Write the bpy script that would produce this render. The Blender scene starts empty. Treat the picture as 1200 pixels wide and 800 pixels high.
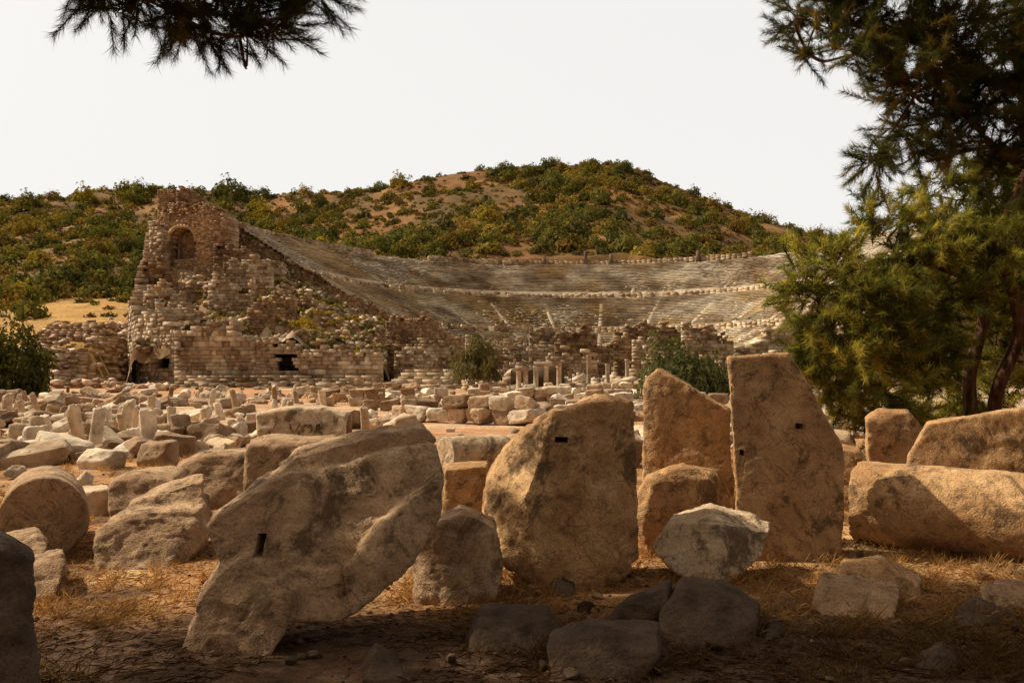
import bpy, bmesh, math, random, time
import numpy as np
from mathutils import Vector, Matrix
random.seed(7); rng = np.random.default_rng(7)
scene = bpy.context.scene
F = 933.0; EYE = 1.6; HZ = 440.0     # focal length in image pixels, eye height in metres, horizon pixel row

def S(a, b, d):   # image pixel coordinates plus depth -> world position
    return ((a-600)/F*d, d, EYE+(HZ-b)/F*d)

# ------------------------------------------------------------------ noise
def _h(ix, iy, iz):
    n = (ix.astype(np.uint32)*np.uint32(374761393) ^ iy.astype(np.uint32)*np.uint32(668265263) ^ iz.astype(np.uint32)*np.uint32(2246822519))
    n = (n ^ (n >> np.uint32(13)))*np.uint32(1274126177)
    n = n ^ (n >> np.uint32(16))
    return n.astype(np.float64)/4294967295.0
def vnoise(p):
    p = np.asarray(p, dtype=np.float64)
    i = np.floor(p).astype(np.int64); f = p-i; f = f*f*(3-2*f)
    o = 0
    for dx in (0, 1):
        wx = f[:, 0] if dx else 1-f[:, 0]
        for dy in (0, 1):
            wy = f[:, 1] if dy else 1-f[:, 1]
            for dz in (0, 1):
                wz = f[:, 2] if dz else 1-f[:, 2]
                o = o+wx*wy*wz*_h(i[:, 0]+dx, i[:, 1]+dy, i[:, 2]+dz)
    return o*2-1
def fbm(p, oct=4, g=0.5):
    a = 1; s = 0; t = 0; p = np.asarray(p, dtype=np.float64)+1000.0
    for k in range(oct):
        s = s+a*vnoise(p); t += a; a *= g; p = p*2.03+17.3
    return s/t
def fbm2(x, y, sc, oct=4, seed=0):
    sh = x.shape
    p = np.stack([x.ravel()*sc, y.ravel()*sc, np.full(x.size, seed*7.7)], 1)
    return fbm(p, oct).reshape(sh)
def sstep(a, b, x):
    t = np.clip((x-a)/(b-a), 0, 1); return t*t*(3-2*t)

# ------------------------------------------------------------------ mesh helpers
def mesh_obj(name, V, Fc, mat, col=None, smooth=False, parent=None):
    V = np.asarray(V, dtype=np.float32); Fc = np.asarray(Fc, dtype=np.int32)
    k = Fc.shape[1]
    me = bpy.data.meshes.new(name)
    me.vertices.add(len(V)); me.vertices.foreach_set('co', V.ravel())
    me.loops.add(Fc.size); me.loops.foreach_set('vertex_index', Fc.ravel())
    me.polygons.add(len(Fc)); me.polygons.foreach_set('loop_start', np.arange(0, Fc.size, k, dtype=np.int32))
    if smooth: me.polygons.foreach_set('use_smooth', np.ones(len(Fc), dtype=bool))
    me.update(calc_edges=True)
    if col is not None:
        ca = me.color_attributes.new('Col', 'FLOAT_COLOR', 'POINT')
        c = np.ones((len(V), 4), dtype=np.float32); c[:, :3] = col
        ca.data.foreach_set('color', c.ravel())
    me.materials.append(mat)
    ob = bpy.data.objects.new(name, me); scene.collection.objects.link(ob)
    if parent: ob.parent = parent
    return ob
def empty(name, loc=(0, 0, 0)):
    e = bpy.data.objects.new(name, None); scene.collection.objects.link(e); return e

# ------------------------------------------------------------------ materials
def new_mat(name):
    m = bpy.data.materials.new(name); m.use_nodes = True
    nt = m.node_tree; b = nt.nodes['Principled BSDF']
    b.inputs['Roughness'].default_value = 0.9
    b.inputs['Specular IOR Level'].default_value = 0.12
    return m, nt, b
def N(nt, t): return nt.nodes.new(t)
def ramp(nt, src, stops):
    r = nt.nodes.new('ShaderNodeValToRGB'); e = r.color_ramp.elements
    while len(e) < len(stops): e.new(0.5)
    for i, (p, c) in enumerate(stops):
        e[i].position = p; e[i].color = (*c, 1) if len(c) == 3 else c
    nt.links.new(src, r.inputs[0]); return r.outputs[0]
def mixc(nt, a, b, fac, mode='MIX'):
    m = nt.nodes.new('ShaderNodeMix'); m.data_type = 'RGBA'; m.blend_type = mode
    for s, v in ((6, a), (7, b), (0, fac)):
        if isinstance(v, (int, float)): m.inputs[s].default_value = v
        elif isinstance(v, tuple): m.inputs[s].default_value = (*v, 1)
        else: nt.links.new(v, m.inputs[s])
    return m.outputs[2]
def g3(v): return (v, v, v)

def stone_mat(name, base=None, light=None, scale=1.0, bump=0.6, bumpd=0.02, attr=False, mott=(0.6, 1.25), detail=True):
    m, nt, b = new_mat(name)
    tc = nt.nodes.new('ShaderNodeTexCoord'); co = tc.outputs['Object']
    def noise(sc, det, rough=0.65, dist=0.0):
        n = N(nt, 'ShaderNodeTexNoise'); n.inputs['Scale'].default_value = sc*scale
        n.inputs['Detail'].default_value = det; n.inputs['Roughness'].default_value = rough
        n.inputs['Distortion'].default_value = dist
        nt.links.new(co, n.inputs['Vector']); return n.outputs[0]
    n2 = noise(6, 5, 0.72)
    if attr:
        a = nt.nodes.new('ShaderNodeAttribute'); a.attribute_name = 'Col'; c = a.outputs['Color']
        n1 = noise(0.9, 3, 0.6)
        c = mixc(nt, c, ramp(nt, n1, [(0.35, (0.62, 0.55, 0.48)), (0.5, g3(1.0)), (0.65, (1.22, 1.18, 1.1))]), 1.0, 'MULTIPLY')
    else:
        n1 = noise(1.5, 3, 0.6, 0.3)
        c = ramp(nt, n1, [(0.32, base), (0.5, tuple(0.5*(x+y) for x, y in zip(base, light))), (0.68, light)])
    c = mixc(nt, c, ramp(nt, n2, [(0.3, g3(mott[0])), (0.48, g3(0.97)), (0.7, g3(mott[1]))]), 1.0, 'MULTIPLY')
    if detail:
        n3 = noise(60, 2, 0.7)
        c = mixc(nt, c, ramp(nt, n3, [(0.32, g3(0.6)), (0.5, g3(1.0)), (0.75, g3(1.2))]), 0.7, 'MULTIPLY')
        n4 = noise(2.2, 5, 0.78, 0.5)
        c = mixc(nt, c, (0.075, 0.046, 0.026), ramp(nt, n4, [(0.52, g3(0)), (0.61, g3(0.75))]))
        n5 = noise(3.1, 3, 0.6, 0.8)
        cr = ramp(nt, n5, [(0.485, g3(0)), (0.5, g3(1)), (0.515, g3(0))])
        c = mixc(nt, c, (0.05, 0.033, 0.022), mixc(nt, (0.0, 0.0, 0.0), cr, 0.45))
        h = mixc(nt, n2, n3, 0.5)
    else: h = n2
    nt.links.new(c, b.inputs['Base Color'])
    bp = N(nt, 'ShaderNodeBump'); bp.inputs['Strength'].default_value = bump; bp.inputs['Distance'].default_value = bumpd
    nt.links.new(h, bp.inputs['Height']); nt.links.new(bp.outputs[0], b.inputs['Normal'])
    return m

M_gold = stone_mat('limestone_golden', (0.35, 0.185, 0.08), (0.60, 0.375, 0.185), 1.0, 1.0, 0.026)
M_grey = stone_mat('limestone_grey', (0.29, 0.17, 0.093), (0.52, 0.35, 0.205), 1.0, 1.0, 0.026)
M_pale = stone_mat('marble_pale', (0.45, 0.31, 0.18), (0.68, 0.52, 0.35), 1.0, 0.9, 0.022)
M_shaded = stone_mat('rock_shade_toned', (0.055, 0.036, 0.024), (0.16, 0.105, 0.068), 1.0, 1.0, 0.025)  # darkened rock colour, canopy shade painted into the foreground stones
M_frag = stone_mat('ruin_fragments', attr=True, scale=0.8, bump=0.8, bumpd=0.05, mott=(0.55, 1.25), detail=False)
M_ruin = stone_mat('ruin_masonry', attr=True, scale=0.2, bump=0.8, bumpd=0.08, mott=(0.45, 1.3), detail=False)
M_seat = stone_mat('theatre_seating', attr=True, scale=0.12, bump=0.6, bumpd=0.15, mott=(0.6, 1.3), detail=False)

def ground_mat():
    m, nt, b = new_mat('ground_dirt_and_dry_grass')
    tc = nt.nodes.new('ShaderNodeTexCoord'); co = tc.outputs['Object']
    a = nt.nodes.new('ShaderNodeAttribute'); a.attribute_name = 'Col'
    c = a.outputs['Color']
    hs = []
    for sc, lo, hi, f, det in ((0.15, 0.6, 1.35, 0.8, 4), (1.3, 0.55, 1.35, 0.85, 4), (11, 0.45, 1.45, 0.9, 3), (70, 0.45, 1.5, 0.8, 2)):
        n = N(nt, 'ShaderNodeTexNoise'); n.inputs['Scale'].default_value = sc; n.inputs['Detail'].default_value = det
        n.inputs['Roughness'].default_value = 0.7; nt.links.new(co, n.inputs['Vector']); hs.append(n.outputs[0])
        c = mixc(nt, c, ramp(nt, n.outputs[0], [(0.3, g3(lo)), (0.5, g3(1)), (0.72, g3(hi))]), f, 'MULTIPLY')
    nt.links.new(c, b.inputs['Base Color'])
    bp = N(nt, 'ShaderNodeBump'); bp.inputs['Strength'].default_value = 0.8; bp.inputs['Distance'].default_value = 0.03
    nt.links.new(hs[2], bp.inputs['Height']); nt.links.new(bp.outputs[0], b.inputs['Normal'])
    return m
M_ground = ground_mat()

def leaf_mat(name, trans=0.35, boost=(1.6, 1.5, 0.7)):
    m, nt, b = new_mat(name)
    a = nt.nodes.new('ShaderNodeAttribute'); a.attribute_name = 'Col'
    nt.nodes.remove(b)
    df = nt.nodes.new('ShaderNodeBsdfDiffuse'); nt.links.new(a.outputs['Color'], df.inputs[0])
    t = nt.nodes.new('ShaderNodeBsdfTranslucent')
    nt.links.new(mixc(nt, a.outputs['Color'], boost, 1.0, 'MULTIPLY'), t.inputs[0])
    mx = nt.nodes.new('ShaderNodeMixShader'); mx.inputs[0].default_value = trans
    nt.links.new(df.outputs[0], mx.inputs[1]); nt.links.new(t.outputs[0], mx.inputs[2])
    nt.links.new(mx.outputs[0], nt.nodes['Material Output'].inputs[0])
    return m
M_leaf = leaf_mat('bush_leaves', 0.3)
M_needle = leaf_mat('pine_needles', 0.45)
M_grass = leaf_mat('dry_grass_blades', 0.35, (1.2, 1.0, 0.7))
def bark_mat():
    m, nt, b = new_mat('pine_bark')
    tc = nt.nodes.new('ShaderNodeTexCoord')
    mp = N(nt, 'ShaderNodeMapping'); mp.inputs['Scale'].default_value = (14, 14, 4); nt.links.new(tc.outputs['Object'], mp.inputs[0])
    n = N(nt, 'ShaderNodeTexNoise'); n.inputs['Scale'].default_value = 1.0; n.inputs['Detail'].default_value = 4
    nt.links.new(mp.outputs[0], n.inputs['Vector'])
    c = ramp(nt, n.outputs[0], [(0.35, (0.035, 0.02, 0.013)), (0.6, (0.15, 0.072, 0.038)), (0.75, (0.26, 0.13, 0.068))])
    nt.links.new(c, b.inputs['Base Color'])
    bp = N(nt, 'ShaderNodeBump'); bp.inputs['Strength'].default_value = 1.0; bp.inputs['Distance'].default_value = 0.05
    nt.links.new(n.outputs[0], bp.inputs['Height']); nt.links.new(bp.outputs[0], b.inputs['Normal'])
    return m
M_bark = bark_mat()

# ------------------------------------------------------------------ terrain
CX, CY = 15.0, 145.0
sky_px = [-900, -300, 0, 60, 130, 200, 270, 330, 400, 440, 500, 560, 620, 700, 730, 780, 830, 880, 940, 980, 1060, 1200, 1500, 2400]
sky_py = [300, 245, 232, 229, 224, 226, 226, 231, 231, 225, 213, 203, 196, 190, 192, 213, 232, 252, 270, 281, 297, 312, 330, 380]
RID = 450.0
def hill(x, y):
    yy = np.maximum(y, 1.0)
    px = 600+F*x/yy
    Sr = (HZ-np.interp(px, sky_px, sky_py))/F
    t = np.clip((y-95)/(RID-95), 0, 1)
    tan = Sr*np.power(t, 0.59)
    fade = sstep(95, 125, y)
    h = tan*np.minimum(yy, RID)+1.6*fade
    h = np.where(y > RID, h-(y-RID)*0.3, h)
    h = np.maximum(h, 0)
    h = h+fade*(fbm2(x, y, 0.02, 4, 3)*6*sstep(95, 200, y)+fbm2(x, y, 0.12, 3, 4)*0.9)*sstep(0, 1, (RID+40-y)/60)
    rr = np.hypot(x-CX, y-CY)
    inside = np.minimum(1-sstep(69.5, 73, rr), 1)
    front = (1-sstep(146, 152, y))*sstep(-61, -57, x)*(1-sstep(87, 92, x))
    k = 1-np.maximum(inside, front)
    return np.maximum(h*k, 0)
def ground_h(x, y):
    near = 0.04*fbm2(x, y, 0.9, 4, 1)+0.016*fbm2(x, y, 6, 3, 2)
    return near*(1-sstep(60, 90, y))+hill(x, y)+0.25*fbm2(x, y, 0.08, 2, 8)*sstep(18, 40, y)*(1-sstep(85, 100, y))

def axis(segs):
    o = []
    for a, b, s in segs: o += list(np.arange(a, b, s))
    o.append(segs[-1][1]); return np.array(o)
xs = axis([(-1500, -300, 60), (-300, -40, 3), (-40, -7, 0.5), (-7, 7, 0.1), (7, 40, 0.5), (40, 300, 3), (300, 1500, 60)])
ys = axis([(-300, -10, 20), (-10, 2.5, 0.5), (2.5, 11, 0.1), (11, 60, 0.5), (60, 520, 2.5), (520, 2500, 60)])
X, Y = np.meshgrid(xs, ys)
Z = ground_h(X, Y)
def gh(x, y):      # bilinear look-up on the terrain sheet
    i = min(max(int(np.searchsorted(xs, x))-1, 0), len(xs)-2); j = min(max(int(np.searchsorted(ys, y))-1, 0), len(ys)-2)
    u = (x-xs[i])/(xs[i+1]-xs[i]); v = (y-ys[j])/(ys[j+1]-ys[j])
    return float((Z[j, i]*(1-u)+Z[j, i+1]*u)*(1-v)+(Z[j+1, i]*(1-u)+Z[j+1, i+1]*u)*v)
nx, ny = len(xs), len(ys)
idx = np.arange(nx*ny).reshape(ny, nx)
Fq = np.stack([idx[:-1, :-1], idx[:-1, 1:], idx[1:, 1:], idx[1:, :-1]], -1).reshape(-1, 4)
def lerp(a, b, t): return a+(b-a)*t[..., None]
C = np.zeros((ny, nx, 3))+np.array([0.36, 0.185, 0.075])
n1 = fbm2(X, Y, 0.5, 4, 11); n2 = fbm2(X, Y, 0.05, 4, 12); n3 = fbm2(X, Y, 1.7, 3, 13)
C = lerp(C, np.array([0.50, 0.32, 0.15]), sstep(-0.05, 0.25, n1))
C = lerp(C, np.array([0.12, 0.065, 0.032]), sstep(-0.03, 0.28, n3)*0.8)
C = lerp(C, np.array([0.055, 0.03, 0.017]), (1-sstep(4.8, 5.9, Y+0.6*n1+0.25*np.clip(-X-1, 0, 3)))*0.9)     # pine's foreground shade painted into the soil colour
fld = sstep(13, 26, Y)*(1-sstep(95, 110, Y))
C = lerp(C, lerp(np.array([0.44, 0.235, 0.115])+0*C, np.array([0.54, 0.39, 0.26]), sstep(-0.25, 0.2, n2+0.4*n1)), fld)
hz = sstep(100, 118, Y)
hc = lerp(np.array([0.20, 0.098, 0.034])+0*C, np.array([0.31, 0.165, 0.056]), sstep(-0.15, 0.3, n2))
hc = lerp(hc, np.array([0.10, 0.066, 0.026]), sstep(-0.06, 0.22, fbm2(X, Y, 0.035, 4, 15))*0.75)
PXX = 600+F*X/np.maximum(Y, 1)
mead = (1-sstep(120, 200, PXX+40*n2))*(1-sstep(165, 215, Y))*sstep(-0.25, 0.12, fbm2(X, Y, 0.04, 3, 19))
hc = lerp(hc, np.array([0.44, 0.25, 0.07]), mead*0.9)
C = lerp(C, hc, hz)
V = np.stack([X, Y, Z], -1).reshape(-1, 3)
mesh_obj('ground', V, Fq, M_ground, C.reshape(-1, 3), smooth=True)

# ------------------------------------------------------------------ batches of boxes
BOXV = np.array([[-1, -1, -1], [1, -1, -1], [1, 1, -1], [-1, 1, -1], [-1, -1, 1], [1, -1, 1], [1, 1, 1], [-1, 1, 1]], float)*0.5
BOXF = np.array([[0, 3, 2, 1], [4, 5, 6, 7], [0, 1, 5, 4], [1, 2, 6, 5], [2, 3, 7, 6], [3, 0, 4, 7]])
def rotm(rx, ry, rz):
    cx, sx, cy, sy, cz, sz = np.cos(rx), np.sin(rx), np.cos(ry), np.sin(ry), np.cos(rz), np.sin(rz)
    R = np.empty((len(rz), 3, 3))
    R[:, 0, 0] = cz*cy; R[:, 0, 1] = cz*sy*sx-sz*cx; R[:, 0, 2] = cz*sy*cx+sz*sx
    R[:, 1, 0] = sz*cy; R[:, 1, 1] = sz*sy*sx+cz*cx; R[:, 1, 2] = sz*sy*cx-cz*sx
    R[:, 2, 0] = -sy; R[:, 2, 1] = cy*sx; R[:, 2, 2] = cy*cx
    return R
class Batch:
    def __init__(s): s.c = []; s.s = []; s.r = []; s.col = []
    def add(s, c, sz, r=(0, 0, 0), col=(0.4, 0.33, 0.25)):
        s.c.append(c); s.s.append(sz); s.r.append(r); s.col.append(col)
    def build(s, name, mat, jit=0.06, parent=None):
        c = np.array(s.c); sz = np.array(s.s); r = np.array(s.r); n = len(c)
        v = np.repeat(BOXV[None], n, 0)+rng.uniform(-jit, jit, (n, 8, 3))
        v = v*sz[:, None]; R = rotm(r[:, 0], r[:, 1], r[:, 2])
        v = np.einsum('nij,nkj->nki', R, v)+c[:, None]
        f = BOXF[None]+np.arange(n)[:, None, None]*8
        col = np.repeat(np.array(s.col)[:, None], 8, 1)
        return mesh_obj(name, v.reshape(-1, 3), f.reshape(-1, 4), mat, col.reshape(-1, 3), parent=parent)
PAL = np.array([[0.44, 0.34, 0.24], [0.39, 0.29, 0.19], [0.48, 0.39, 0.28], [0.33, 0.235, 0.15], [0.42, 0.31, 0.21]])
def pcol(pal=PAL, k=1.0):
    c = pal[random.randrange(len(pal))]*random.uniform(0.8, 1.15)*k
    return tuple(c)
BRN = np.array([[0.30, 0.195, 0.115], [0.34, 0.23, 0.135], [0.25, 0.16, 0.095], [0.38, 0.265, 0.165]])
LGT = np.array([[0.52, 0.42, 0.305], [0.46, 0.35, 0.24], [0.56, 0.47, 0.36], [0.38, 0.28, 0.185], [0.30, 0.21, 0.13]])
def ashlar(B, p0, p1, z0, top, th=1.2, ch=0.55, bl=1.2, pal=PAL, hole=None, rough=0.06, miss=0.25, gap=0.0):
    p0 = np.array(p0, float); p1 = np.array(p1, float); L = np.linalg.norm(p1-p0); dr = (p1-p0)/L
    yaw = math.atan2(dr[1], dr[0]); nrm = np.array([-dr[1], dr[0]])
    z = z0
    TT = [top(s) for s in np.linspace(0, 1, 121)]
    zmax = max(TT)
    while z < zmax:
        h = ch*random.uniform(0.75, 1.3); s = -random.uniform(0, bl)
        while s < L:
            l = bl*random.uniform(0.45, 1.6); mid = min(max(s+l/2, 0), L)
            tz = TT[int(mid/L*120)]
            s0 = max(s, 0); s1 = min(s+l, L); s += l
            if s1-s0 < 0.1 or z+h*0.5 > tz: continue
            if z+h*1.8 > tz and random.random() < miss: continue
            if gap and random.random() < gap: continue
            if hole and (hole(mid/L, z+h/2) or hole(s0/L, z+h/2) or hole(s1/L, z+h/2)): continue
            off = random.gauss(0, rough)
            c = p0+dr*(s0+s1)/2+nrm*(off+th/2)
            B.add((c[0], c[1], z+h/2), (s1-s0-0.012, th, h-0.012), (random.gauss(0, 0.008), random.gauss(0, 0.008), yaw+random.gauss(0, 0.012)), pcol(pal))
        z += h

# ------------------------------------------------------------------ THEATRE
theatre = empty('ancient_theatre')
prof = []
def tier(r0, z0, rows, dr, dz):
    r, z = r0, z0
    for i in range(rows):
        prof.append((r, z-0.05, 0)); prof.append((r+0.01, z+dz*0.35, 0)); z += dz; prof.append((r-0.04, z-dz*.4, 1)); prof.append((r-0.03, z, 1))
        prof.append((r+0.35, z, 1)); r += dr
    return r, z
prof.append((17.5, 0, 2)); prof.append((17.5, 2.4, 2)); prof.append((19.5, 2.5, 2))
r, z = tier(19.6, 2.5, 22, 0.76, 0.40)
prof += [(r, z, 2), (r+1.6, z, 2), (r+1.65, z+1.5, 3), (r+2.1, z+1.5, 3)]
r, z = tier(r+2.15, z+1.4, 19, 0.78, 0.43)
prof += [(r, z, 2), (r+1.6, z, 2), (r+1.65, z+1.7, 3), (r+2.1, z+1.7, 3)]
r, z = tier(r+2.15, z+1.6, 18, 0.78, 0.49)
prof += [(r, z, 2), (72.3, z, 2), (72.5, z-6, 2), (74.0, z-30, 2)]
RIMZ = z
prof = np.array(prof)
a0, a1 = math.radians(-8), math.radians(187)
NA = 520
ang = np.linspace(a0, a1, NA)
A, Pi = np.meshgrid(ang, np.arange(len(prof)))
R0 = prof[Pi, 0]; Z0 = prof[Pi, 1]; kind = prof[Pi, 2]
XX = CX+R0*np.cos(A); YY = CY+R0*np.sin(A)
ruin = sstep(-0.04, 0.3, fbm2(XX, YY, 0.07, 4, 31)+0.22*sstep(50, 70, R0)-0.03)
inner = (R0 > 19.5) & (R0 < 71.5)
smoothz = np.interp(R0, [17.5, 19.5, 36, 38, 53, 55, 72.3], [2.2, 2.5, 11, 12.2, 20.3, 22, RIMZ])
dz = fbm2(XX, YY, 1.6, 3, 32)*0.2*(0.15+ruin)
ZZ = np.where(inner, Z0*(1-ruin*0.2)+smoothz*ruin*0.2-ruin*0.15+dz, Z0)
XX = XX+fbm2(XX, YY, 1.5, 2, 33)*0.22*inner*(0.1+ruin); YY = YY+fbm2(XX, YY, 1.5, 2, 34)*0.22*inner*(0.1+ruin)
colS = np.zeros(A.shape+(3,))+np.array([0.46, 0.38, 0.28])
colS = lerp(colS, np.array([0.62, 0.54, 0.42]), sstep(-0.15, 0.3, fbm2(XX, YY, 0.25, 4, 36)))
colS = lerp(colS, np.array([0.30, 0.215, 0.135]), sstep(0.0, 0.3, fbm2(XX, YY, 0.12, 4, 37))*0.75)
colS = lerp(colS, np.array([0.40, 0.28, 0.135]), sstep(0.08, 0.3, fbm2(XX, YY, 0.09, 3, 38))*0.75)
rowv = _h(Pi.astype(np.int64)//5, (A*17).astype(np.int64), Pi*0)
colS = colS*(0.75+0.45*rowv)[..., None]
colS = lerp(colS, np.array([0.085, 0.062, 0.042]), (kind == 0)*0.8)  # undercut shadow painted along the foot of each seat riser
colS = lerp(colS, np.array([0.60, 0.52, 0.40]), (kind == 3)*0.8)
ii = np.arange(A.size).reshape(A.shape)
Fs = np.stack([ii[:-1, :-1], ii[1:, :-1], ii[1:, 1:], ii[:-1, 1:]], -1).reshape(-1, 4)
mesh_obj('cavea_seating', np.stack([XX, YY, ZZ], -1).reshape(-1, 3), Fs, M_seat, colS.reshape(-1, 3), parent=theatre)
def cavz(r): return float(np.interp(r, [17.5, 19.5, 36, 38, 53, 55, 72.3], [2.2, 2.5, 11, 12.5, 20.3, 22, RIMZ]))
B = Batch()
def stair(theta, r0, r1, w=0.9):
    r = r0; keep = random.uniform(.7, .97)
    while r < r1:
        if random.random() < keep:
            zz = cavz(r)
            B.add((CX+r*math.cos(theta), CY+r*math.sin(theta), zz-0.02), (0.42, w, 0.7), (0, 0, theta), pcol(np.array([[0.58, 0.49, 0.37], [0.50, 0.41, 0.30], [.62, .53, .41]])))
        r += 0.38
for k in range(12): stair(math.radians(3+174*k/11), 19.7, 36, .9)
for k in range(12): stair(math.radians(3+174*k/11), 38.5, 53, .9)
for k in range(23): stair(math.radians(3+174*k/22), 55.5, 71.5, .8)
for i in range(3600):
    th = random.uniform(a0, a1); r = random.choice([random.uniform(19, 72), random.uniform(50, 72)])
    s = random.uniform(0.25, 0.8)
    B.add((CX+r*math.cos(th), CY+r*math.sin(th), cavz(r)+0.1), (s*random.uniform(.6, 1), s*random.uniform(1, 2.0), s*0.6), (random.gauss(0, .2), random.gauss(0, .2), th+random.gauss(0, .3)), pcol(PAL*1.15 if random.random() < .6 else BRN))
B.build('stairways_and_blocks', M_frag, 0.08, theatre)
B = Batch()
nz = lambda t, s, k: float(fbm(np.array([[t*s, k, 0.3]]), 3)[0])
def ringwall(r, zb, hfun, th=0.8, ch=0.6, bl=1.4, pal=PAL, t0=a0, t1=a1):
    n = int((t1-t0)*r/bl)
    for i in range(n):
        t = t0+(t1-t0)*(i+0.5)/n; H = hfun(t); z = 0
        while z < H:
            h = min(ch*random.uniform(.85, 1.15), H-z+.05)
            B.add((CX+r*math.cos(t), CY+r*math.sin(t), zb+z+h/2), (th+random.gauss(0, .08), bl*0.98, h), (0, 0, t), pcol(pal)); z += h
ringwall(72.6, RIMZ-1, lambda t: (2.5 if nz(t, 7, 5) > -.1 else 1.3)+.4*nz(t, 30, 6), pal=PAL*1.1)
ringwall(37.0, 10.7, lambda t: 1.9 if nz(t, 30, 9) > -0.2 else 0.7, pal=PAL*1.35, th=0.5)
ringwall(53.6, 19.4, lambda t: 2.4 if nz(t, 30, 19) > -0.15 else 0.8, pal=PAL*1.35, th=0.5)
for t, h in ((86, 4.2), (80.5, 3.2), (95, 2.6), (62, 3.0)):
    tt = math.radians(t)
    B.add((CX+72*math.cos(tt), CY+72*math.sin(tt), RIMZ+h/2), (1.2, 0.9, h), (0, 0, tt), (0.16, 0.11, 0.08))
ringwall(17.3, 0, lambda t: 2.6, th=0.6)
B.build('parapet_walls', M_ruin, 0.03, theatre)

def zt(b, d): return 1.6+(HZ-b)/F*d
def wp(a0_, d0_, a1_, d1_):
    p = S(a0_, 0, d0_); q = S(a1_, 0, d1_); return (p[0], p[1]), (q[0], q[1])
# mound of rubble and earth filling the left wing (collapsed vaults)
mx = np.arange(-56, -13, 0.3); my = np.arange(108.6, 141, 0.3)
MX, MY = np.meshgrid(mx, my)
PXm = 600+F*MX/MY
fr = np.interp(MY, [108.6, 111, 116, 122, 128, 134, 141], [5.2, 6.8, 9.6, 12.6, 15.8, 18.8, 20.5])
frs = fr/3.4+0.5*fbm2(MX, MY, .10, 2, 77); fl = np.floor(frs)
fr = (fl+sstep(.15, .5, frs-fl))*3.4*.8+fr*.2
capz = np.array([cavz(r_) for r_ in np.clip(CX-MX, 17, 72).ravel()]).reshape(MX.shape)-1.5
MZ = np.minimum(fr*(1-0.40*sstep(320, 450, PXm)), capz)*sstep(146, 158, PXm+(MY-110)*-.3)*(1-sstep(446, 462, PXm))
MZ = MZ+fbm2(MX, MY, 0.3, 5, 41)*2.6-0.5+fbm2(MX, MY, 1.6, 3, 42)*.5
def mound_h(x, y):
    j = int(np.clip((x-mx[0])/0.3, 0, len(mx)-1)); i = int(np.clip((y-my[0])/0.3, 0, len(my)-1)); return MZ[i, j]
ii = np.arange(MX.size).reshape(MX.shape)
Fm = np.stack([ii[:-1, :-1], ii[:-1, 1:], ii[1:, 1:], ii[1:, :-1]], -1).reshape(-1, 4)
cm = lerp(np.array([0.31, 0.195, 0.11])+np.zeros(MX.shape+(3,)), np.array([0.50, 0.37, 0.24]), sstep(-.25, .2, fbm2(MX, MY, .3, 3, 43)))
cm = lerp(cm, np.array([0.15, 0.11, 0.05]), sstep(.1, .35, fbm2(MX, MY, .5, 3, 46))*.7)
mesh_obj('rubble_mound', np.stack([MX, MY, MZ], -1).reshape(-1, 3), Fm, M_ruin, cm.reshape(-1, 3), parent=theatre)

B = Batch()
def endtop(side):
    def f(s):
        r = 76*(1-s)+17*s
        return cavz(min(r, 72))+0.9+1.3*nz(s, 18, 3+side)+(1.5 if r > 62 else 0)
    return f
ashlar(B, (CX-76, CY-8), (CX-17, CY-3), 0, endtop(0), th=2.0, ch=0.32, bl=0.6, pal=BRN*1.25, miss=0.3)
ashlar(B, (CX+76, CY-4), (CX+17, CY-3), 0, endtop(1), th=2.0, ch=0.7, bl=1.3, pal=PAL, miss=0.3)
x0, y0, _ = S(178, 300, 136); x1, y1, _ = S(266, 300, 132)
zc = 1.6+(HZ-281)/F*134
def arch(s, z):
    u = (s-0.42)*(x1-x0)
    return (abs(u) < 2.1 and zc-3.2 < z < zc) or (u*u+(z-zc)**2 < 2.1**2)
def towertop(s):
    z = 1.6+(HZ-238)/F*134
    return z-4.5*max(0, (0.2-s)/0.2)-3.0*max(0, (s-0.72)/0.28)+1.2*nz(s, 25, 1)
ashlar(B, (x0, y0), (x1, y1), 4, towertop, th=3.4, ch=0.3, bl=0.55, pal=BRN*1.35, hole=arch, miss=0.3, rough=.06)
ashlar(B, (x0+1, y0+5.4), (x1, y1+5.4), 4, lambda s: towertop(s)-1.8, th=2.0, ch=0.8, bl=1.4, pal=BRN*0.3)  # back wall coloured dark to stand in for the vault's shade
ashlar(B, (x0, y0+2), (x0-0.3, y0+22), 4, lambda s: 29-3*s+nz(s, 10, 2), th=1.5, ch=0.5, bl=1.0, pal=PAL)
xc = x0+(x1-x0)*0.42; yc = y0+(y1-y0)*0.42
for k in range(15):
    t = math.pi*k/14
    B.add((xc+2.35*math.cos(t), yc-.02, zc+2.35*math.sin(t)), (0.5, 1.0, 0.5), (0, -t, 0), pcol(BRN*1.6))
def wall_pts(a0_, d0_, a1_, d1_, tops, pal=PAL, z0=-0.3, seed=0, amp=0.9, **kw):
    p, q = wp(a0_, d0_, a1_, d1_)
    def top(s):
        a = a0_+(a1_-a0_)*s; d = d0_+(d1_-d0_)*s
        return zt(np.interp(s, [t[0] for t in tops], [t[1] for t in tops]), d)+amp*nz(s, 14, seed)
    ashlar(B, p, q, z0, top, pal=pal, **kw)
def door(s0_, s1_, zb, ztp):
    return lambda s, z: s0_ < s < s1_ and zb < z < ztp
wall_pts(196, 104, 455, 103, [(0, 447), (1, 447)], LGT, amp=0.1, th=1.5, ch=0.4, bl=1.6)
wall_pts(205, 105.5, 440, 104.5, [(0, 440), (1, 441)], LGT, amp=0.1, th=1.5, ch=0.4, bl=1.6)
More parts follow.
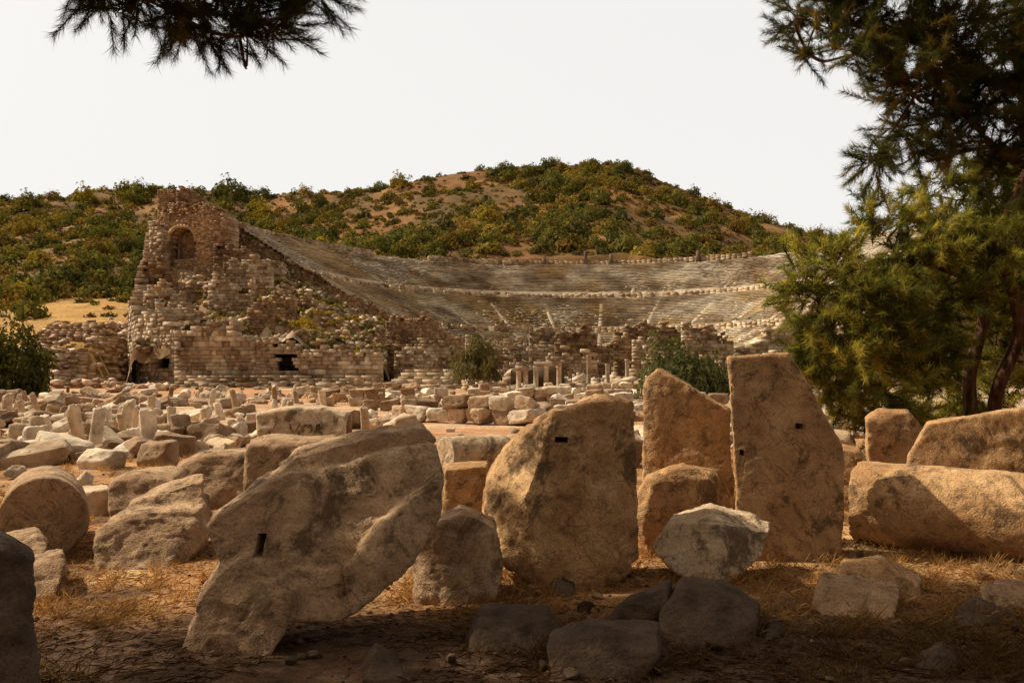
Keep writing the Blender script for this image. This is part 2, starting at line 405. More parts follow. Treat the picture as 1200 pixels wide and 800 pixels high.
wall_pts(204, 108, 300, 107.6, [(0, 390), (0.3, 382), (0.7, 380), (1, 390)], LGT, seed=1, th=1.6, ch=0.6, bl=1.2, rough=0.08, amp=2.2)
wall_pts(300, 107.4, 352, 107.2, [(0, 396), (0.5, 402), (1, 396)], PAL, seed=41, th=1.6, ch=0.4, bl=0.8, rough=0.08, amp=1.6, hole=door(.6, .8, 2.4, 4.6))
wall_pts(352, 107, 446, 106, [(0, 406), (0.3, 400), (0.7, 410), (1, 424)], LGT, seed=2, th=1.6, ch=0.55, bl=1.1, rough=0.08, amp=1.8)
wall_pts(300, 111, 446, 110, [(0, 420), (1, 430)], BRN*.3, seed=2, th=1.6, ch=0.9, bl=2)  # darkened backing wall, painted shade behind the openings
wall_pts(150, 121, 160, 112, [(0, 356), (1, 366)], LGT, z0=0, seed=3, th=2.0, amp=1.5)
wall_pts(160, 112, 204, 108.3, [(0, 366), (0.5, 362), (.75, 370), (1, 382)], LGT, z0=0, seed=4, th=2.0, amp=1.6, hole=door(.55, .68, 2.6, 5.2))
wall_pts(172, 138, 154, 121, [(0, 272), (.3, 306), (.6, 318), (1, 350)], PAL, z0=0, seed=44, th=2.0, amp=2.4, ch=.45, bl=.8)
levels = [(182, 114, 252, 113.6, [(0, 358), (.4, 352), (.7, 366), (1, 374)], LGT, 4.2), (290, 113.5, 322, 113.3, [(0, 352), (.5, 344), (1, 366)], BRN, 4.5), (340, 113, 400, 112.6, [(0, 380), (.5, 386), (1, 398)], PAL, 3),
          (168, 120, 214, 119.6, [(0, 334), (.5, 326), (1, 344)], PAL, 4), (244, 120, 296, 119.5, [(0, 328), (.4, 322), (.6, 340), (1, 330)], LGT, 4.4), (318, 119, 345, 118.6, [(0, 342), (1, 354)], BRN, 3.5),
          (166, 126, 204, 125.6, [(0, 312), (.5, 302), (1, 318)], BRN, 4), (262, 126, 318, 125.6, [(0, 304), (.4, 297), (1, 310)], LGT, 3.6),
          (250, 131, 300, 130.5, [(0, 286), (.5, 292), (1, 298)], BRN, 4)]
for k, (a, d, a2, d2, tops, pal, H) in enumerate(levels):
    w = zt(tops[0][1], d)
    wall_pts(a, d, a2, d2, tops, pal, z0=max(0, w-H-1), seed=70+k, amp=2.2, th=1.2, ch=.45, bl=.95, rough=.08, miss=.35, hole=door(.38+.1*(k % 3), .5+.1*(k % 3), w-H, w-H*.45) if k % 3 == 0 else None)
rs = random.Random(12)
for i in range(30):
    d = rs.uniform(111, 134); a = rs.uniform(165, 425)
    if a > 345 and d > 118: continue
    x = (a-600)/F*d; L = rs.uniform(1.5, 4.5); yaw = rs.choice([rs.gauss(0, .12), rs.gauss(0, .12), 1.4])
    z = mound_h(x, d)-0.8; H = rs.uniform(1.6, 3.2)*(1 if a < 340 else .6)
    pal = rs.choice([LGT, PAL, BRN, BRN])
    ashlar(B, (x, d), (x+L*math.cos(yaw), d+L*math.sin(yaw)), z, lambda s, z=z, H=H, i=i: z+H*(1-.5*s if i % 2 else .5+.5*s)+1.0*nz(s, 6, i), th=1.3, ch=0.4, bl=0.8, pal=pal, rough=.1, miss=.4)
wall_pts(175, 134, 192, 133, [(0, 264), (0.5, 258), (1, 275)], PAL, seed=18, th=2, rough=0.1)
wall_pts(452, 118, 540, 116, [(0, 376), (0.3, 370), (0.62, 378), (1, 400)], BRN*1.2, seed=9, th=2, rough=0.06, ch=.32, bl=.6, amp=2, hole=door(.3, .38, 4.5, 7))
wall_pts(462, 112, 538, 111, [(0, 405), (0.5, 396), (1, 412)], LGT, seed=10, th=1.5, rough=0.08, ch=.45, bl=.9, amp=2)
wall_pts(455, 132, 560, 131, [(0, 378), (0.5, 390), (1, 408)], PAL, seed=11, th=2)
wall_pts(862, 128, 1000, 132, [(0, 412), (0.2, 392), (0.5, 372), (1, 335)], LGT, seed=12, th=2, rough=0.1, amp=3)
wall_pts(900, 120, 1040, 123, [(0, 420), (0.4, 398), (0.7, 380), (1, 350)], PAL, seed=13, th=2, rough=0.1, amp=3)
wall_pts(930, 112, 1060, 113, [(0, 432), (0.4, 410), (1, 385)], LGT, seed=14, th=2, rough=0.1, amp=3)
stage = [(545, 122, 600, 121, 400, 408, PAL), (590, 118, 650, 118, 402, 396, LGT), (650, 124, 742, 124, 390, 393, BRN), (742, 121, 800, 121, 393, 404, PAL), (800, 124, 860, 124, 388, 392, LGT),
         (560, 110, 612, 110, 426, 428, LGT), (640, 112, 700, 112, 420, 412, PAL), (700, 109, 760, 109, 426, 414, LGT), (760, 112, 850, 112, 412, 420, PAL), (600, 104, 680, 104, 437, 441, LGT), (690, 103, 760, 102, 438, 434, LGT),
         (620, 130, 700, 130, 388, 386, PAL), (720, 131, 850, 131, 385, 387, BRN), (552, 96, 600, 96, 446, 442, LGT), (455, 92, 545, 92, 454, 454, LGT), (458, 94, 543, 94, 450, 450, LGT), (462, 96, 540, 96, 446, 446, LGT), (466, 98, 537, 98, 442, 442, LGT), (470, 100, 534, 100, 438, 438, LGT), (474, 103, 531, 103, 434, 434, LGT)]
for k, (a, d, a2, d2, b1, b2, pl) in enumerate(stage):
    flat = k >= 14
    def hole(s, z, k=k, d=d):
        if k % 3 == 0 or k >= 14: return False
        ss = (s*3.0) % 1.0
        return abs(ss-0.5) < 0.13 and z < 4.2
    wall_pts(a, d, a2, d2, [(0, b1), (0.45, b1-5 if not flat else b1), (0.55, (b1+b2)/2+5 if not flat else b1), (1, b2)], pl*1.08, seed=20+k, amp=0.08 if flat else 2.4, th=2.2 if flat else 1.5, ch=0.4 if flat else .45, bl=1.8 if flat else .95, rough=0.03 if flat else .1, hole=hole, miss=0 if flat else .3)
# flight of tiers climbing the slope left of the wing, bedded on the terrain
for k in range(17):
    d = 101+k*1.9
    pa, pb = 16+k*3.0, 142-k*0.6
    n = int((pb-pa)/F*d/1.1)
    for j in range(n):
        px = pa+(pb-pa)*(j+.5)/n; x = (px-600)/F*d
        if nz(j*.1, 3, 120+k) > .22: continue
        h = gh(x, d); zl = h+0.75
        for l in range(3):
            B.add((x+random.gauss(0, .04), d+random.gauss(0, .06), zl-l*.45-.22), (1.08, 1.5, .44), (random.gauss(0, .02), random.gauss(0, .02), random.gauss(0, .03)), pcol(LGT*np.array([1.05, .95, .88])))
B.build('retaining_and_stage_walls', M_ruin, 0.025, theatre)

B = Batch()
for i in range(4200):
    x = random.uniform(-54, -14); y = random.uniform(109.5, 139)
    px = 600+F*x/y
    if px < 152 or px > 452: continue
    s = random.choice([random.uniform(0.12, 0.35), random.uniform(0.2, 0.6), random.uniform(0.4, 1.0)])
    B.add((x, y, mound_h(x, y)+s*0.12), (s*1.4, s, s*0.7), (random.gauss(0, .3), random.gauss(0, .3), random.uniform(0, 3.14)), pcol(LGT if random.random() < .45 else BRN*1.15))
for i in range(3600):
    px = random.uniform(10, 205); d = random.uniform(98, 138); x = (px-600)/F*d
    if d > 108+0.12*px+random.gauss(0, 6): continue
    if px < 135 and random.random() < .85: continue
    s = random.choice([random.uniform(0.15, 0.4), random.uniform(0.3, 0.9)])
    B.add((x, d, gh(x, d)+s*0.15+(.7 if px < 135 else 0)), (s*1.5, s, s*0.6), (random.gauss(0, .25), random.gauss(0, .25), random.uniform(0, 3.14)), pcol(np.array([[.55, .40, .30], [.62, .49, .37], [.45, .31, .21]])))
for i in range(3200):
    px = random.uniform(440, 1000); d = random.uniform(88, 128); x = (px-600)/F*d
    if px < 545 and d < 106: continue
    s = random.choice([random.uniform(0.2, 0.5), random.uniform(0.4, 1.2)])
    B.add((x, d, s*0.2+max(0, random.gauss(0, .5))), (s*1.5, s, s*0.7), (random.gauss(0, .2), random.gauss(0, .2), random.uniform(0, 3.14)), pcol(LGT if random.random() < .5 else PAL, 1.1))
B.build('fallen_blocks', M_ruin, 0.14, theatre)
B = Batch()
def col_mesh(items, name, mat, parent=None):
    Vv = []; Ff = []; Cc = []; n = 12; o = 0
    for (x, y, z, r, h, c) in items:
        t = np.arange(n)/n*2*math.pi
        rings = [(r*1.15, 0), (r*1.15, h*.04), (r, h*.06), (r*.88, h*.93), (r*1.1, h*.96), (r*1.15, h), (0.001, h)]
        for rr_, zz_ in rings:
            Vv.append(np.stack([x+rr_*np.cos(t), y+rr_*np.sin(t), np.full(n, z+zz_)], 1)); Cc.append(np.tile(c, (n, 1)))
        for a in range(len(rings)-1):
            for b in range(n): Ff.append([o+a*n+b, o+a*n+(b+1) % n, o+(a+1)*n+(b+1) % n, o+(a+1)*n+b])
        o += n*len(rings)
    return mesh_obj(name, np.concatenate(Vv), Ff, mat, np.concatenate(Cc), smooth=False, parent=parent)
cols = []
for px, d, h in ((608, 84, 2.2), (616, 84, 2.2), (628, 85, 2.6), (640, 85, 2.6), (655, 86, 2.6), (690, 95, 4), (712, 96, 3), (572, 98, 4.2), (586, 98, 2.4), (735, 97, 3.6), (668, 97, 2.0), (780, 100, 4)):
    cols.append(((px-600)/F*d, d, 0, 0.28, h, pcol(LGT)))
col_mesh(cols, 'stage_columns', M_frag, theatre)
for (a, b, d, z, h) in ((626, 658, 85.3, 2.6, .5), (604, 620, 84, 2.2, .4)):
    x0_ = (a-600)/F*d; x1_ = (b-600)/F*d
    B.add(((x0_+x1_)/2, d, z+h/2+.01), (x1_-x0_, .8, h), (0, 0, 0), (0.45, .37, .28))
    B.add(((x0_+x1_)/2, d+2.5, z/2), (x1_-x0_+1, .6, z), (0, 0, 0), (0.12, .09, .06))  # added dark slab behind the doorway, interior shade as colour
B.build('stage_lintels_and_shade_slabs', M_frag, 0.02, theatre)

# ------------------------------------------------------------------ stones (hulls -> voxel -> chips)
deps = lambda: bpy.context.evaluated_depsgraph_get()
def carve(obj, voxel):
    m = obj.modifiers.new('r', 'REMESH'); m.mode = 'VOXEL'; m.voxel_size = voxel; m.use_smooth_shade = True
    me = bpy.data.meshes.new_from_object(obj.evaluated_get(deps()))
    old = obj.data; obj.modifiers.clear(); obj.data = me; bpy.data.meshes.remove(old)
    return me
def rough_stone(me, seed, amp=1.0, size=1.0):
    n = len(me.vertices)
    v = np.empty(n*3, np.float32); me.vertices.foreach_get('co', v); v = v.reshape(-1, 3).astype(float)
    nn = np.empty(n*3, np.float32); me.vertices.foreach_get('normal', nn); nn = nn.reshape(-1, 3).astype(float)
    q = v/size; o = seed*13.37
    a = fbm(q*1.8+o, 3)
    led = fbm(q*np.array([2.0, 2.0, 3.5])+o+5, 3)*5; led = (np.floor(led)+sstep(0.42, 0.58, led-np.floor(led)))/5
    rid = 1-np.abs(fbm(q*2.4+o+9, 3))*9; rid = np.clip(rid, 0, 1)
    c = fbm(q*9+o, 4, .55); e = fbm(q*38+o, 2)
    pits = sstep(.38, .6, fbm(q*8+o+50, 2))
    d = size*amp*(0.035*a+0.055*led-0.025*rid*sstep(-0.1, .3, fbm(q*1.5+o+30, 2))+0.016*c+0.0055*e-.016*pits)
    v = v+nn*d[:, None]
    me.vertices.foreach_set('co', v.astype(np.float32).ravel())
    me.polygons.foreach_set('use_smooth', np.ones(len(me.polygons), bool)); me.update()
def stone(name, hulls, mat, seed, voxel=0.022, amp=1.0, holes=(), size=1.0):
    bm = bmesh.new()
    allp = [p for h in hulls for p in h[0]]
    k = 0.85*(sum(p[0] for p in allp)/len(allp)-600)/F
    for h in hulls:
        pts, T = h[0], h[1]; sh = h[2] if len(h) > 2 else (0, 0); ins = h[3] if len(h) > 3 else 0.02
        sh = (sh[0]+k*T, sh[1])
        P = [Vector(S(*p)) for p in pts]
        P = [Vector((p.x, p.y, p.z if p.z > 0.07 else -0.08)) for p in P]
        c = sum(P, Vector())/len(P)
        vs = []
        for p in P:
            dirc = Vector((p.x-c.x, 0, p.z-c.z)); dl = dirc.length or 1
            pin = p-dirc/dl*ins if p.z > 0 else p
            for q in (Vector((pin.x, p.y, pin.z)), Vector((p.x+sh[0]*.12, p.y+min(.07, T*.2), p.z)), Vector((p.x+sh[0]*.9, p.y+T-0.06, p.z+sh[1]*.9 if p.z > 0 else p.z)), Vector((pin.x+sh[0], p.y+T, pin.z+sh[1] if p.z > 0 else p.z))):
                vs.append(bm.verts.new(q))
        r = bmesh.ops.convex_hull(bm, input=vs)
        junk = [g for g in r['geom_interior'] if isinstance(g, bmesh.types.BMVert)]
        if junk: bmesh.ops.delete(bm, geom=list(set(junk)), context='VERTS')
    bmesh.ops.recalc_face_normals(bm, faces=bm.faces)
    me = bpy.data.meshes.new(name); bm.to_mesh(me); bm.free()
    ob = bpy.data.objects.new(name, me); scene.collection.objects.link(ob)
    carve(ob, voxel)
    rough_stone(ob.data, seed, amp, size)
    for (a, b, d, w, h, dep) in holes:
        cu = bmesh.new(); bmesh.ops.create_cube(cu, size=1.0)
        cm_ = bpy.data.meshes.new('cut'); cu.to_mesh(cm_); cu.free()
        co = bpy.data.objects.new('cut', cm_); scene.collection.objects.link(co)
        co.location = S(a, b, d); co.scale = (w, dep, h); co.rotation_euler = (0, .06, 0)
        bo = ob.modifiers.new('b', 'BOOLEAN'); bo.object = co; bo.operation = 'DIFFERENCE'; bo.solver = 'FAST'
        bpy.context.view_layer.update()
        m2 = bpy.data.meshes.new_from_object(ob.evaluated_get(deps()))
        ob.modifiers.clear(); ob.data = m2
        bpy.data.objects.remove(co)
    ob.data.materials.clear(); ob.data.materials.append(mat)
    c = Vector(S(*hulls[0][0][0])); ob.data.transform(Matrix.Translation(-c)); ob.location = c
    return ob

stone('carved_cornice_block', [
    ([(235, 618, 4.95), (258, 680, 4.8), (330, 730, 4.7), (400, 730, 4.75), (468, 674, 4.95), (512, 612, 5.2), (519, 562, 5.3), (508, 522, 5.42), (430, 540, 5.25), (340, 552, 5.15), (318, 562, 5.1), (290, 582, 5.0)], 0.5, (0, .02), .01),
    ([(206, 748, 4.64), (222, 706, 4.68), (248, 668, 4.76), (290, 640, 4.82), (350, 690, 4.72), (340, 724, 4.67), (312, 768, 4.55), (225, 770, 4.55)], 0.42, (0, 0), .03),
    ([(405, 668, 4.80), (445, 615, 4.92), (519, 552, 5.23), (516, 606, 5.15), (470, 674, 4.91), (412, 722, 4.77)], 0.3, (0, 0), 0.01),
    ([(322, 556, 5.28), (345, 534, 5.36), (400, 518, 5.42), (498, 501, 5.52), (512, 516, 5.52), (430, 536, 5.42), (350, 552, 5.34)], 0.42, (0, 0.02), 0.005)],
    M_grey, 1, 0.017, 0.8, holes=[(307, 637, 4.92, 0.05, 0.13, 0.35)])
stone('broken_pediment_block', [
    ([(648, 486, 6.15), (612, 585, 6.0), (648, 690, 5.93), (590, 527, 6.42), (571, 560, 6.42), (562, 612, 6.38), (592, 655, 6.2), (706, 468, 6.28), (742, 471, 6.35), (749, 560, 6.28), (748, 655, 6.2), (705, 692, 6.0)], 0.5, (-.02, .02), .008),
    ([(566, 640, 6.3), (600, 600, 6.25), (625, 650, 6.05), (600, 668, 6.1)], .3)],
    M_gold, 2, 0.017, 0.9, holes=[(657, 514, 6.22, 0.1, 0.045, 0.4)])
stone('round_boulder', [([(482, 650, 5.75), (500, 622, 5.7), (540, 606, 5.75), (580, 622, 5.7), (592, 665, 5.7), (578, 702, 5.66), (530, 712, 5.55), (490, 698, 5.62)], 0.5, (0, 0), 0.10)], M_grey, 3, 0.018, 0.8)
stone('tall_marble_slab', [([(853, 418, 7.3), (924, 413, 7.3), (945, 447, 7.25), (989, 522, 7.2), (988, 648, 7.0), (940, 662, 6.9), (884, 662, 6.88), (862, 606, 6.95), (857, 500, 7.15)], 0.36, (0.02, 0), 0.01)],
      M_gold, 4, 0.018, 0.45, holes=[(935, 499, 7.2, 0.07, 0.05, 0.3), (869, 530, 7.1, 0.04, 0.05, 0.25)])
stone('leaning_marble_slab', [([(756, 446, 8.0), (770, 432, 8.0), (815, 455, 7.95), (856, 480, 7.85), (862, 600, 7.6), (858, 640, 7.5), (770, 640, 7.5), (752, 560, 7.75)], 0.34, (0.03, 0), 0.01)], M_gold, 5, 0.02, 0.6)
stone('drum_boulder', [([(740, 590, 7.2), (758, 562, 7.15), (800, 549, 7.2), (842, 556, 7.2), (864, 590, 7.15), (864, 630, 7.1), (820, 650, 7.05), (765, 652, 7.05), (743, 625, 7.1)], 0.5, (0, 0), 0.07)], M_gold, 6, 0.02, 0.7)
stone('sharp_boulder', [([(762, 645, 6.3), (784, 612, 6.35), (835, 612, 6.2), (903, 624, 6.35), (893, 652, 6.25), (838, 687, 6.1), (792, 672, 6.15)], 0.4, (0.03, 0.02), 0.01), ([(786, 612, 6.4), (790, 606, 6.5), (833, 594, 6.6), (884, 606, 6.6), (900, 622, 6.4), (840, 640, 6.25)], 0.25, (0, 0), .005)], M_pale, 7, 0.014, 0.6, size=0.7)
stone('squared_block', [([(520, 548, 8.7), (572, 544, 8.7), (575, 612, 8.6), (518, 612, 8.6)], 0.6)], M_gold, 8, 0.025, 0.6)
stone('squared_block', [([(287, 522, 8.3), (312, 514, 8.4), (396, 516, 8.4), (402, 545, 8.3), (390, 622, 8.1), (285, 622, 8.1)], 0.8)], M_grey, 9, 0.028, 0.8)
insc = stone('inscribed_block', [([(300, 485, 16), (330, 478, 16), (380, 477, 16.2), (408, 486, 16.2), (404, 512, 16), (400, 533, 15.8), (302, 533, 15.8)], 1.1)], M_pale, 10, 0.045, 0.5, size=1.2)
def strokes(name, polys, mat, parent, w=.03):
    Vv = []; Ff = []
    for pl in polys:
        P = [Vector(S(*p)) for p in pl]
        for i in range(len(P)-1):
            d = (P[i+1]-P[i]).normalized(); n = Vector((0, 1, 0)); sd = d.cross(n)*w; o = len(Vv)
            for q in (P[i]-sd, P[i]+sd, P[i+1]+sd, P[i+1]-sd): Vv.append(q[:])
            for q in (P[i]-sd, P[i]+sd, P[i+1]+sd, P[i+1]-sd): Vv.append((q.x, q.y+.14, q.z))
            Ff += [[o, o+1, o+2, o+3], [o+4, o+7, o+6, o+5], [o, o+4, o+5, o+1], [o+1, o+5, o+6, o+2], [o+2, o+6, o+7, o+3], [o+3, o+7, o+4, o]]
    ob = mesh_obj(name, Vv, Ff, mat); ob.parent = parent; ob.matrix_parent_inverse = Matrix.Translation(-parent.location)
bpy.context.view_layer.update()
M_faint = stone_mat('faded_paint', (0.14, 0.10, 0.07), (0.28, 0.2, 0.14), 3.0, .5, .01)
strokes('painted_letters', [[(339, 496, 15.9), (341, 503, 15.9), (345, 508, 15.9), (349, 500, 15.9), (351, 495, 15.9)], [(358, 497, 15.9), (354, 501, 15.9), (355, 507, 15.9), (360, 509, 15.9), (365, 505, 15.9), (364, 498, 15.9), (358, 497, 15.9)], [(369, 508, 15.9), (370, 497, 15.9), (376, 496, 15.9), (377, 502, 15.9), (371, 504, 15.9), (378, 509, 15.9)]], M_faint, insc, .013)
stone('weathered_block', [([(112, 625, 6.7), (150, 600, 6.9), (240, 590, 7.2), (245, 628, 7.1), (212, 655, 6.7), (190, 668, 6.5), (113, 672, 6.45)], 0.7, (0.03, 0)), ([(150, 590, 7.3), (185, 572, 7.4), (240, 560, 7.5), (240, 610, 7.3), (150, 630, 7.2)], 0.4)], M_grey, 11, 0.022, 1.1)
stone('weathered_block', [([(126, 568, 8.5), (145, 560, 8.6), (205, 558, 8.7), (208, 620, 8.3), (126, 622, 8.2)], 0.8, (0.1, 0))], M_grey, 12, 0.028, 0.9)
stone('weathered_block', [([(205, 548, 9.8), (235, 534, 9.9), (294, 532, 10), (296, 600, 9.6), (205, 602, 9.4)], 0.9)], M_grey, 13, 0.028, 0.9)
stone('shade_toned_boulder', [([(-60, 640, 3.7), (5, 638, 3.8), (40, 652, 3.85), (46, 700, 3.8), (42, 790, 3.7), (36, 880, 3.6), (-60, 880, 3.5)], 0.5, (-.08, 0), 0.04)], M_shaded, 14, 0.02, 0.9)
stone('flat_stone', [([(-30, 640, 6.1), (40, 628, 6.3), (56, 642, 6.2), (50, 662, 6.1), (-30, 665, 6.0)], 0.4)], M_grey, 15, 0.022, 0.8)
stone('flat_stone', [([(10, 664, 5.8), (72, 652, 5.95), (76, 672, 5.8), (58, 704, 5.6), (5, 708, 5.55)], 0.4)], M_grey, 16, 0.022, 0.8)
stone('wall_block', [([(1064, 534, 9.4), (1086, 495, 9.4), (1150, 488, 9.3), (1290, 466, 9.0), (1290, 612, 8.8), (1062, 600, 9.3)], 0.36, (0, 0), 0.01)], M_gold, 17, 0.028, 0.5)
stone('squared_block', [([(1014, 490, 10.6), (1030, 481, 10.7), (1064, 481, 10.7), (1084, 505, 10.6), (1078, 540, 10.5), (1075, 582, 10.4), (1018, 582, 10.4)], 0.6)], M_gold, 18, 0.03, 0.7)
stone('squared_block', [([(984, 524, 9.6), (1008, 528, 9.6), (1020, 545, 9.5), (1018, 596, 9.4), (984, 596, 9.4)], 0.5)], M_gold, 19, 0.03, 0.7)
stone('squared_block', [([(945, 508, 11.6), (995, 506, 11.6), (1003, 520, 11.5), (1000, 570, 11.3), (945, 570, 11.3)], 0.6)], M_pale, 20, 0.035, 0.8)

def column_drum(name, p0, p1, r, mat, seed, amp=0.6, voxel=0.022):
    p0 = Vector(p0); p1 = Vector(p1); ax = (p1-p0).normalized(); L = (p1-p0).length
    bm = bmesh.new(); bmesh.ops.create_cone(bm, cap_ends=True, segments=36, radius1=r, radius2=r*0.96, depth=L)
    bmesh.ops.transform(bm, matrix=Matrix.Translation((p0+p1)/2) @ ax.to_track_quat('Z', 'Y').to_matrix().to_4x4(), verts=bm.verts)
    me = bpy.data.meshes.new(name); bm.to_mesh(me); bm.free()
    ob = bpy.data.objects.new(name, me); scene.collection.objects.link(ob)
    carve(ob, voxel); rough_stone(ob.data, seed, amp)
    ob.data.materials.clear(); ob.data.materials.append(mat)
    ob.data.transform(Matrix.Translation(-p0)); ob.location = p0
column_drum('fallen_column', (3.42, 7.85, 0.36), (6.3, 5.35, 0.34), 0.40, M_gold, 30, 0.45)
column_drum('fallen_column', (-4.1, 6.98, 0.34), (-4.75, 8.1, 0.34), 0.36, M_grey, 31, 0.4)
column_drum('fallen_column', (-1.1, 13, 0.3), (-0.1, 13.6, 0.3), 0.32, M_pale, 32, 0.6, 0.03)

low = [
 ([(535, 742, 4.75), (560, 724, 4.8), (640, 726, 4.8), (674, 742, 4.75), (660, 762, 4.55), (600, 780, 4.45), (540, 772, 4.5)], .35, M_shaded),
 ([(636, 755, 4.35), (690, 740, 4.4), (772, 744, 4.4), (776, 772, 4.25), (740, 800, 4.15), (650, 806, 4.1)], .3, M_shaded),
 ([(684, 738, 5.05), (735, 702, 5.15), (784, 686, 5.25), (786, 706, 5.15), (740, 742, 4.95)], .2, M_shaded),
 ([(770, 722, 4.95), (798, 692, 5.05), (850, 696, 5.05), (892, 722, 4.9), (888, 752, 4.75), (810, 764, 4.6), (780, 750, 4.7)], .4, M_shaded),
 ([(940, 712, 5.35), (962, 682, 5.5), (1010, 690, 5.45), (1058, 700, 5.4), (1040, 724, 5.2), (960, 730, 5.15)], .35, M_grey),
 ([(985, 664, 5.8), (1030, 660, 5.85), (1080, 684, 5.75), (1080, 706, 5.6), (1030, 708, 5.6), (980, 690, 5.7)], .3, M_gold),
 ([(410, 782, 4.3), (436, 768, 4.35), (488, 774, 4.3), (494, 800, 4.15), (412, 806, 4.1)], .25, M_shaded),
 ([(1098, 722, 5.15), (1140, 708, 5.25), (1220, 728, 5.1), (1220, 752, 4.9), (1120, 744, 4.95)], .3, M_shaded),
 ([(1038, 780, 4.3), (1100, 764, 4.4), (1152, 784, 4.3), (1140, 812, 4.1), (1046, 812, 4.1)], .25, M_shaded),
 ([(932, 782, 4.3), (955, 774, 4.35), (984, 782, 4.3), (978, 806, 4.1), (935, 806, 4.1)], .2, M_shaded),
 ([(1000, 742, 4.95), (1050, 738, 4.95), (1098, 758, 4.8), (1090, 768, 4.65), (1005, 762, 4.7)], .2, M_shaded),
 ([(880, 742, 4.85), (905, 730, 4.9), (935, 742, 4.85), (930, 764, 4.7), (885, 762, 4.7)], .2, M_shaded),
 ([(636, 690, 5.9), (650, 676, 5.9), (672, 684, 5.85), (676, 704, 5.7), (640, 706, 5.7)], .15, M_shaded),
 ([(500, 790, 4.3), (540, 782, 4.3), (580, 792, 4.25), (575, 812, 4.1), (505, 812, 4.1)], .2, M_shaded),
 ([(1150, 690, 5.6), (1180, 682, 5.65), (1215, 694, 5.6), (1215, 712, 5.45), (1155, 712, 5.45)], .2, M_grey),
 ([(330, 800, 4.2), (360, 790, 4.2), (400, 798, 4.2), (400, 820, 4.0), (335, 820, 4.0)], .2, M_shaded),
 ([(830, 770, 4.5), (860, 758, 4.55), (900, 772, 4.5), (890, 790, 4.35), (835, 790, 4.35)], .2, M_shaded),
 ([(790, 782, 4.4), (812, 774, 4.4), (830, 786, 4.35), (825, 800, 4.25), (792, 800, 4.25)], .15, M_shaded),
]
for k, (pts, T, mt) in enumerate(low):
    stone('field_rock', [(pts, T, (0.02, 0.0), 0.015)], mt, 50+k, 0.015, 0.9, size=0.6)

# ------------------------------------------------------------------ fragment templates + scatter
def template(kind, seed):
    bm = bmesh.new()
    rs = random.Random(seed)
    if kind == 'drum':
        bmesh.ops.create_cone(bm, cap_ends=True, segments=16, radius1=0.5, radius2=0.47, depth=1.0)
    elif kind == 'block':
        bmesh.ops.create_cube(bm, size=1.0)
        for v in bm.verts: v.co += Vector([rs.uniform(-.12, .12) for _ in range(3)])
        pl = Vector([rs.gauss(0, 1) for _ in range(3)]).normalized()
        g = bm.verts[:]+bm.edges[:]+bm.faces[:]
        bmesh.ops.bisect_plane(bm, geom=g, plane_co=pl*.42, plane_no=pl, clear_outer=True)
        bmesh.ops.convex_hull(bm, input=bm.verts)
    else:
        vs = [bm.verts.new(Vector([rs.gauss(0, 1) for _ in range(3)]).normalized()*rs.uniform(.42, .6)) for _ in range(14)]
        bmesh.ops.convex_hull(bm, input=vs)
    me = bpy.data.meshes.new('t'); bm.to_mesh(me); bm.free()
    ob = bpy.data.objects.new('t', me); scene.collection.objects.link(ob)
    carve(ob, 0.085); rough_stone(ob.data, seed, 1.5)
    bm = bmesh.new(); bm.from_mesh(ob.data); bmesh.ops.triangulate(bm, faces=bm.faces)
    Vt = np.array([v.co[:] for v in bm.verts]); Ft = np.array([[v.index for v in f.verts] for f in bm.faces]); bm.free()
    bpy.data.objects.remove(ob)
    return Vt, Ft
TB = [template('block', s) for s in (1, 2, 3, 4, 11, 12)]; TD = [template('drum', s) for s in (5, 6)]; TR = [template('rock', s) for s in (7, 8, 9, 10)]
def scatter(name, items, mat, smooth=False):
    Vs = []; Fs_ = []; Cs = []; o = 0
    for (T, loc, sc, rot, col) in items:
        Vt, Ft = T
        R = rotm(np.array([rot[0]]), np.array([rot[1]]), np.array([rot[2]]))[0]
        v = (Vt*np.array(sc)) @ R.T+np.array(loc)
        Vs.append(v); Fs_.append(Ft+o); Cs.append(np.tile(col, (len(v), 1))); o += len(v)
    return mesh_obj(name, np.concatenate(Vs), np.concatenate(Fs_), mat, np.concatenate(Cs), smooth=smooth)
MARB = np.array([[0.60, 0.49, 0.36], [0.50, 0.38, 0.26], [0.68, 0.58, 0.46], [0.36, 0.24, 0.15], [0.48, 0.35, 0.23], [0.29, 0.195, 0.12]])
items = []
def clear_of_block(px, d): return not (280 < px < 430 and d < 17.5)
for i in range(3300):
    b = random.choice([random.uniform(456, 500), random.uniform(460, 548)])
    d = 1.6*F/(b-440)
    px = random.uniform(-60, 1100)
    x = (px-600)/F*d
    if 500 < px < 640 and 497 < b < 535 and random.random() < .9: continue
    if not clear_of_block(px, d): continue
    if float(fbm(np.array([[x*.3, d*.16, 4.]]), 2)[0]) < random.uniform(-.12, .18): continue
    s = random.choice([random.uniform(0.12, 0.3), random.uniform(0.2, 0.45), random.uniform(0.25, 0.6), random.uniform(0.35, .85)])*(0.8+min(d, 60)/120)
    k = random.random()
    if k < 0.5: T = random.choice(TB); sc = (s*random.uniform(.9, 2.2), s*random.uniform(.7, 1.1), s*random.uniform(.35, .8)); rot = (random.gauss(0, .25), random.gauss(0, .28), random.uniform(0, 3.14)); z = sc[2]*.35
    elif k < 0.68: T = random.choice(TD); sc = (s*.85, s*.85, s*random.uniform(1, 2.2)); rot = (math.pi/2+random.gauss(0, .1), 0, random.uniform(0, 3.14)); z = s*.35
    else: T = random.choice(TR); sc = (s, s*.9, s*.7); rot = (random.gauss(0, .3), random.gauss(0, .3), random.uniform(0, 3.14)); z = s*.25
    items.append((T, (x, d, z+gh(x, d)), sc, rot, pcol(MARB)))
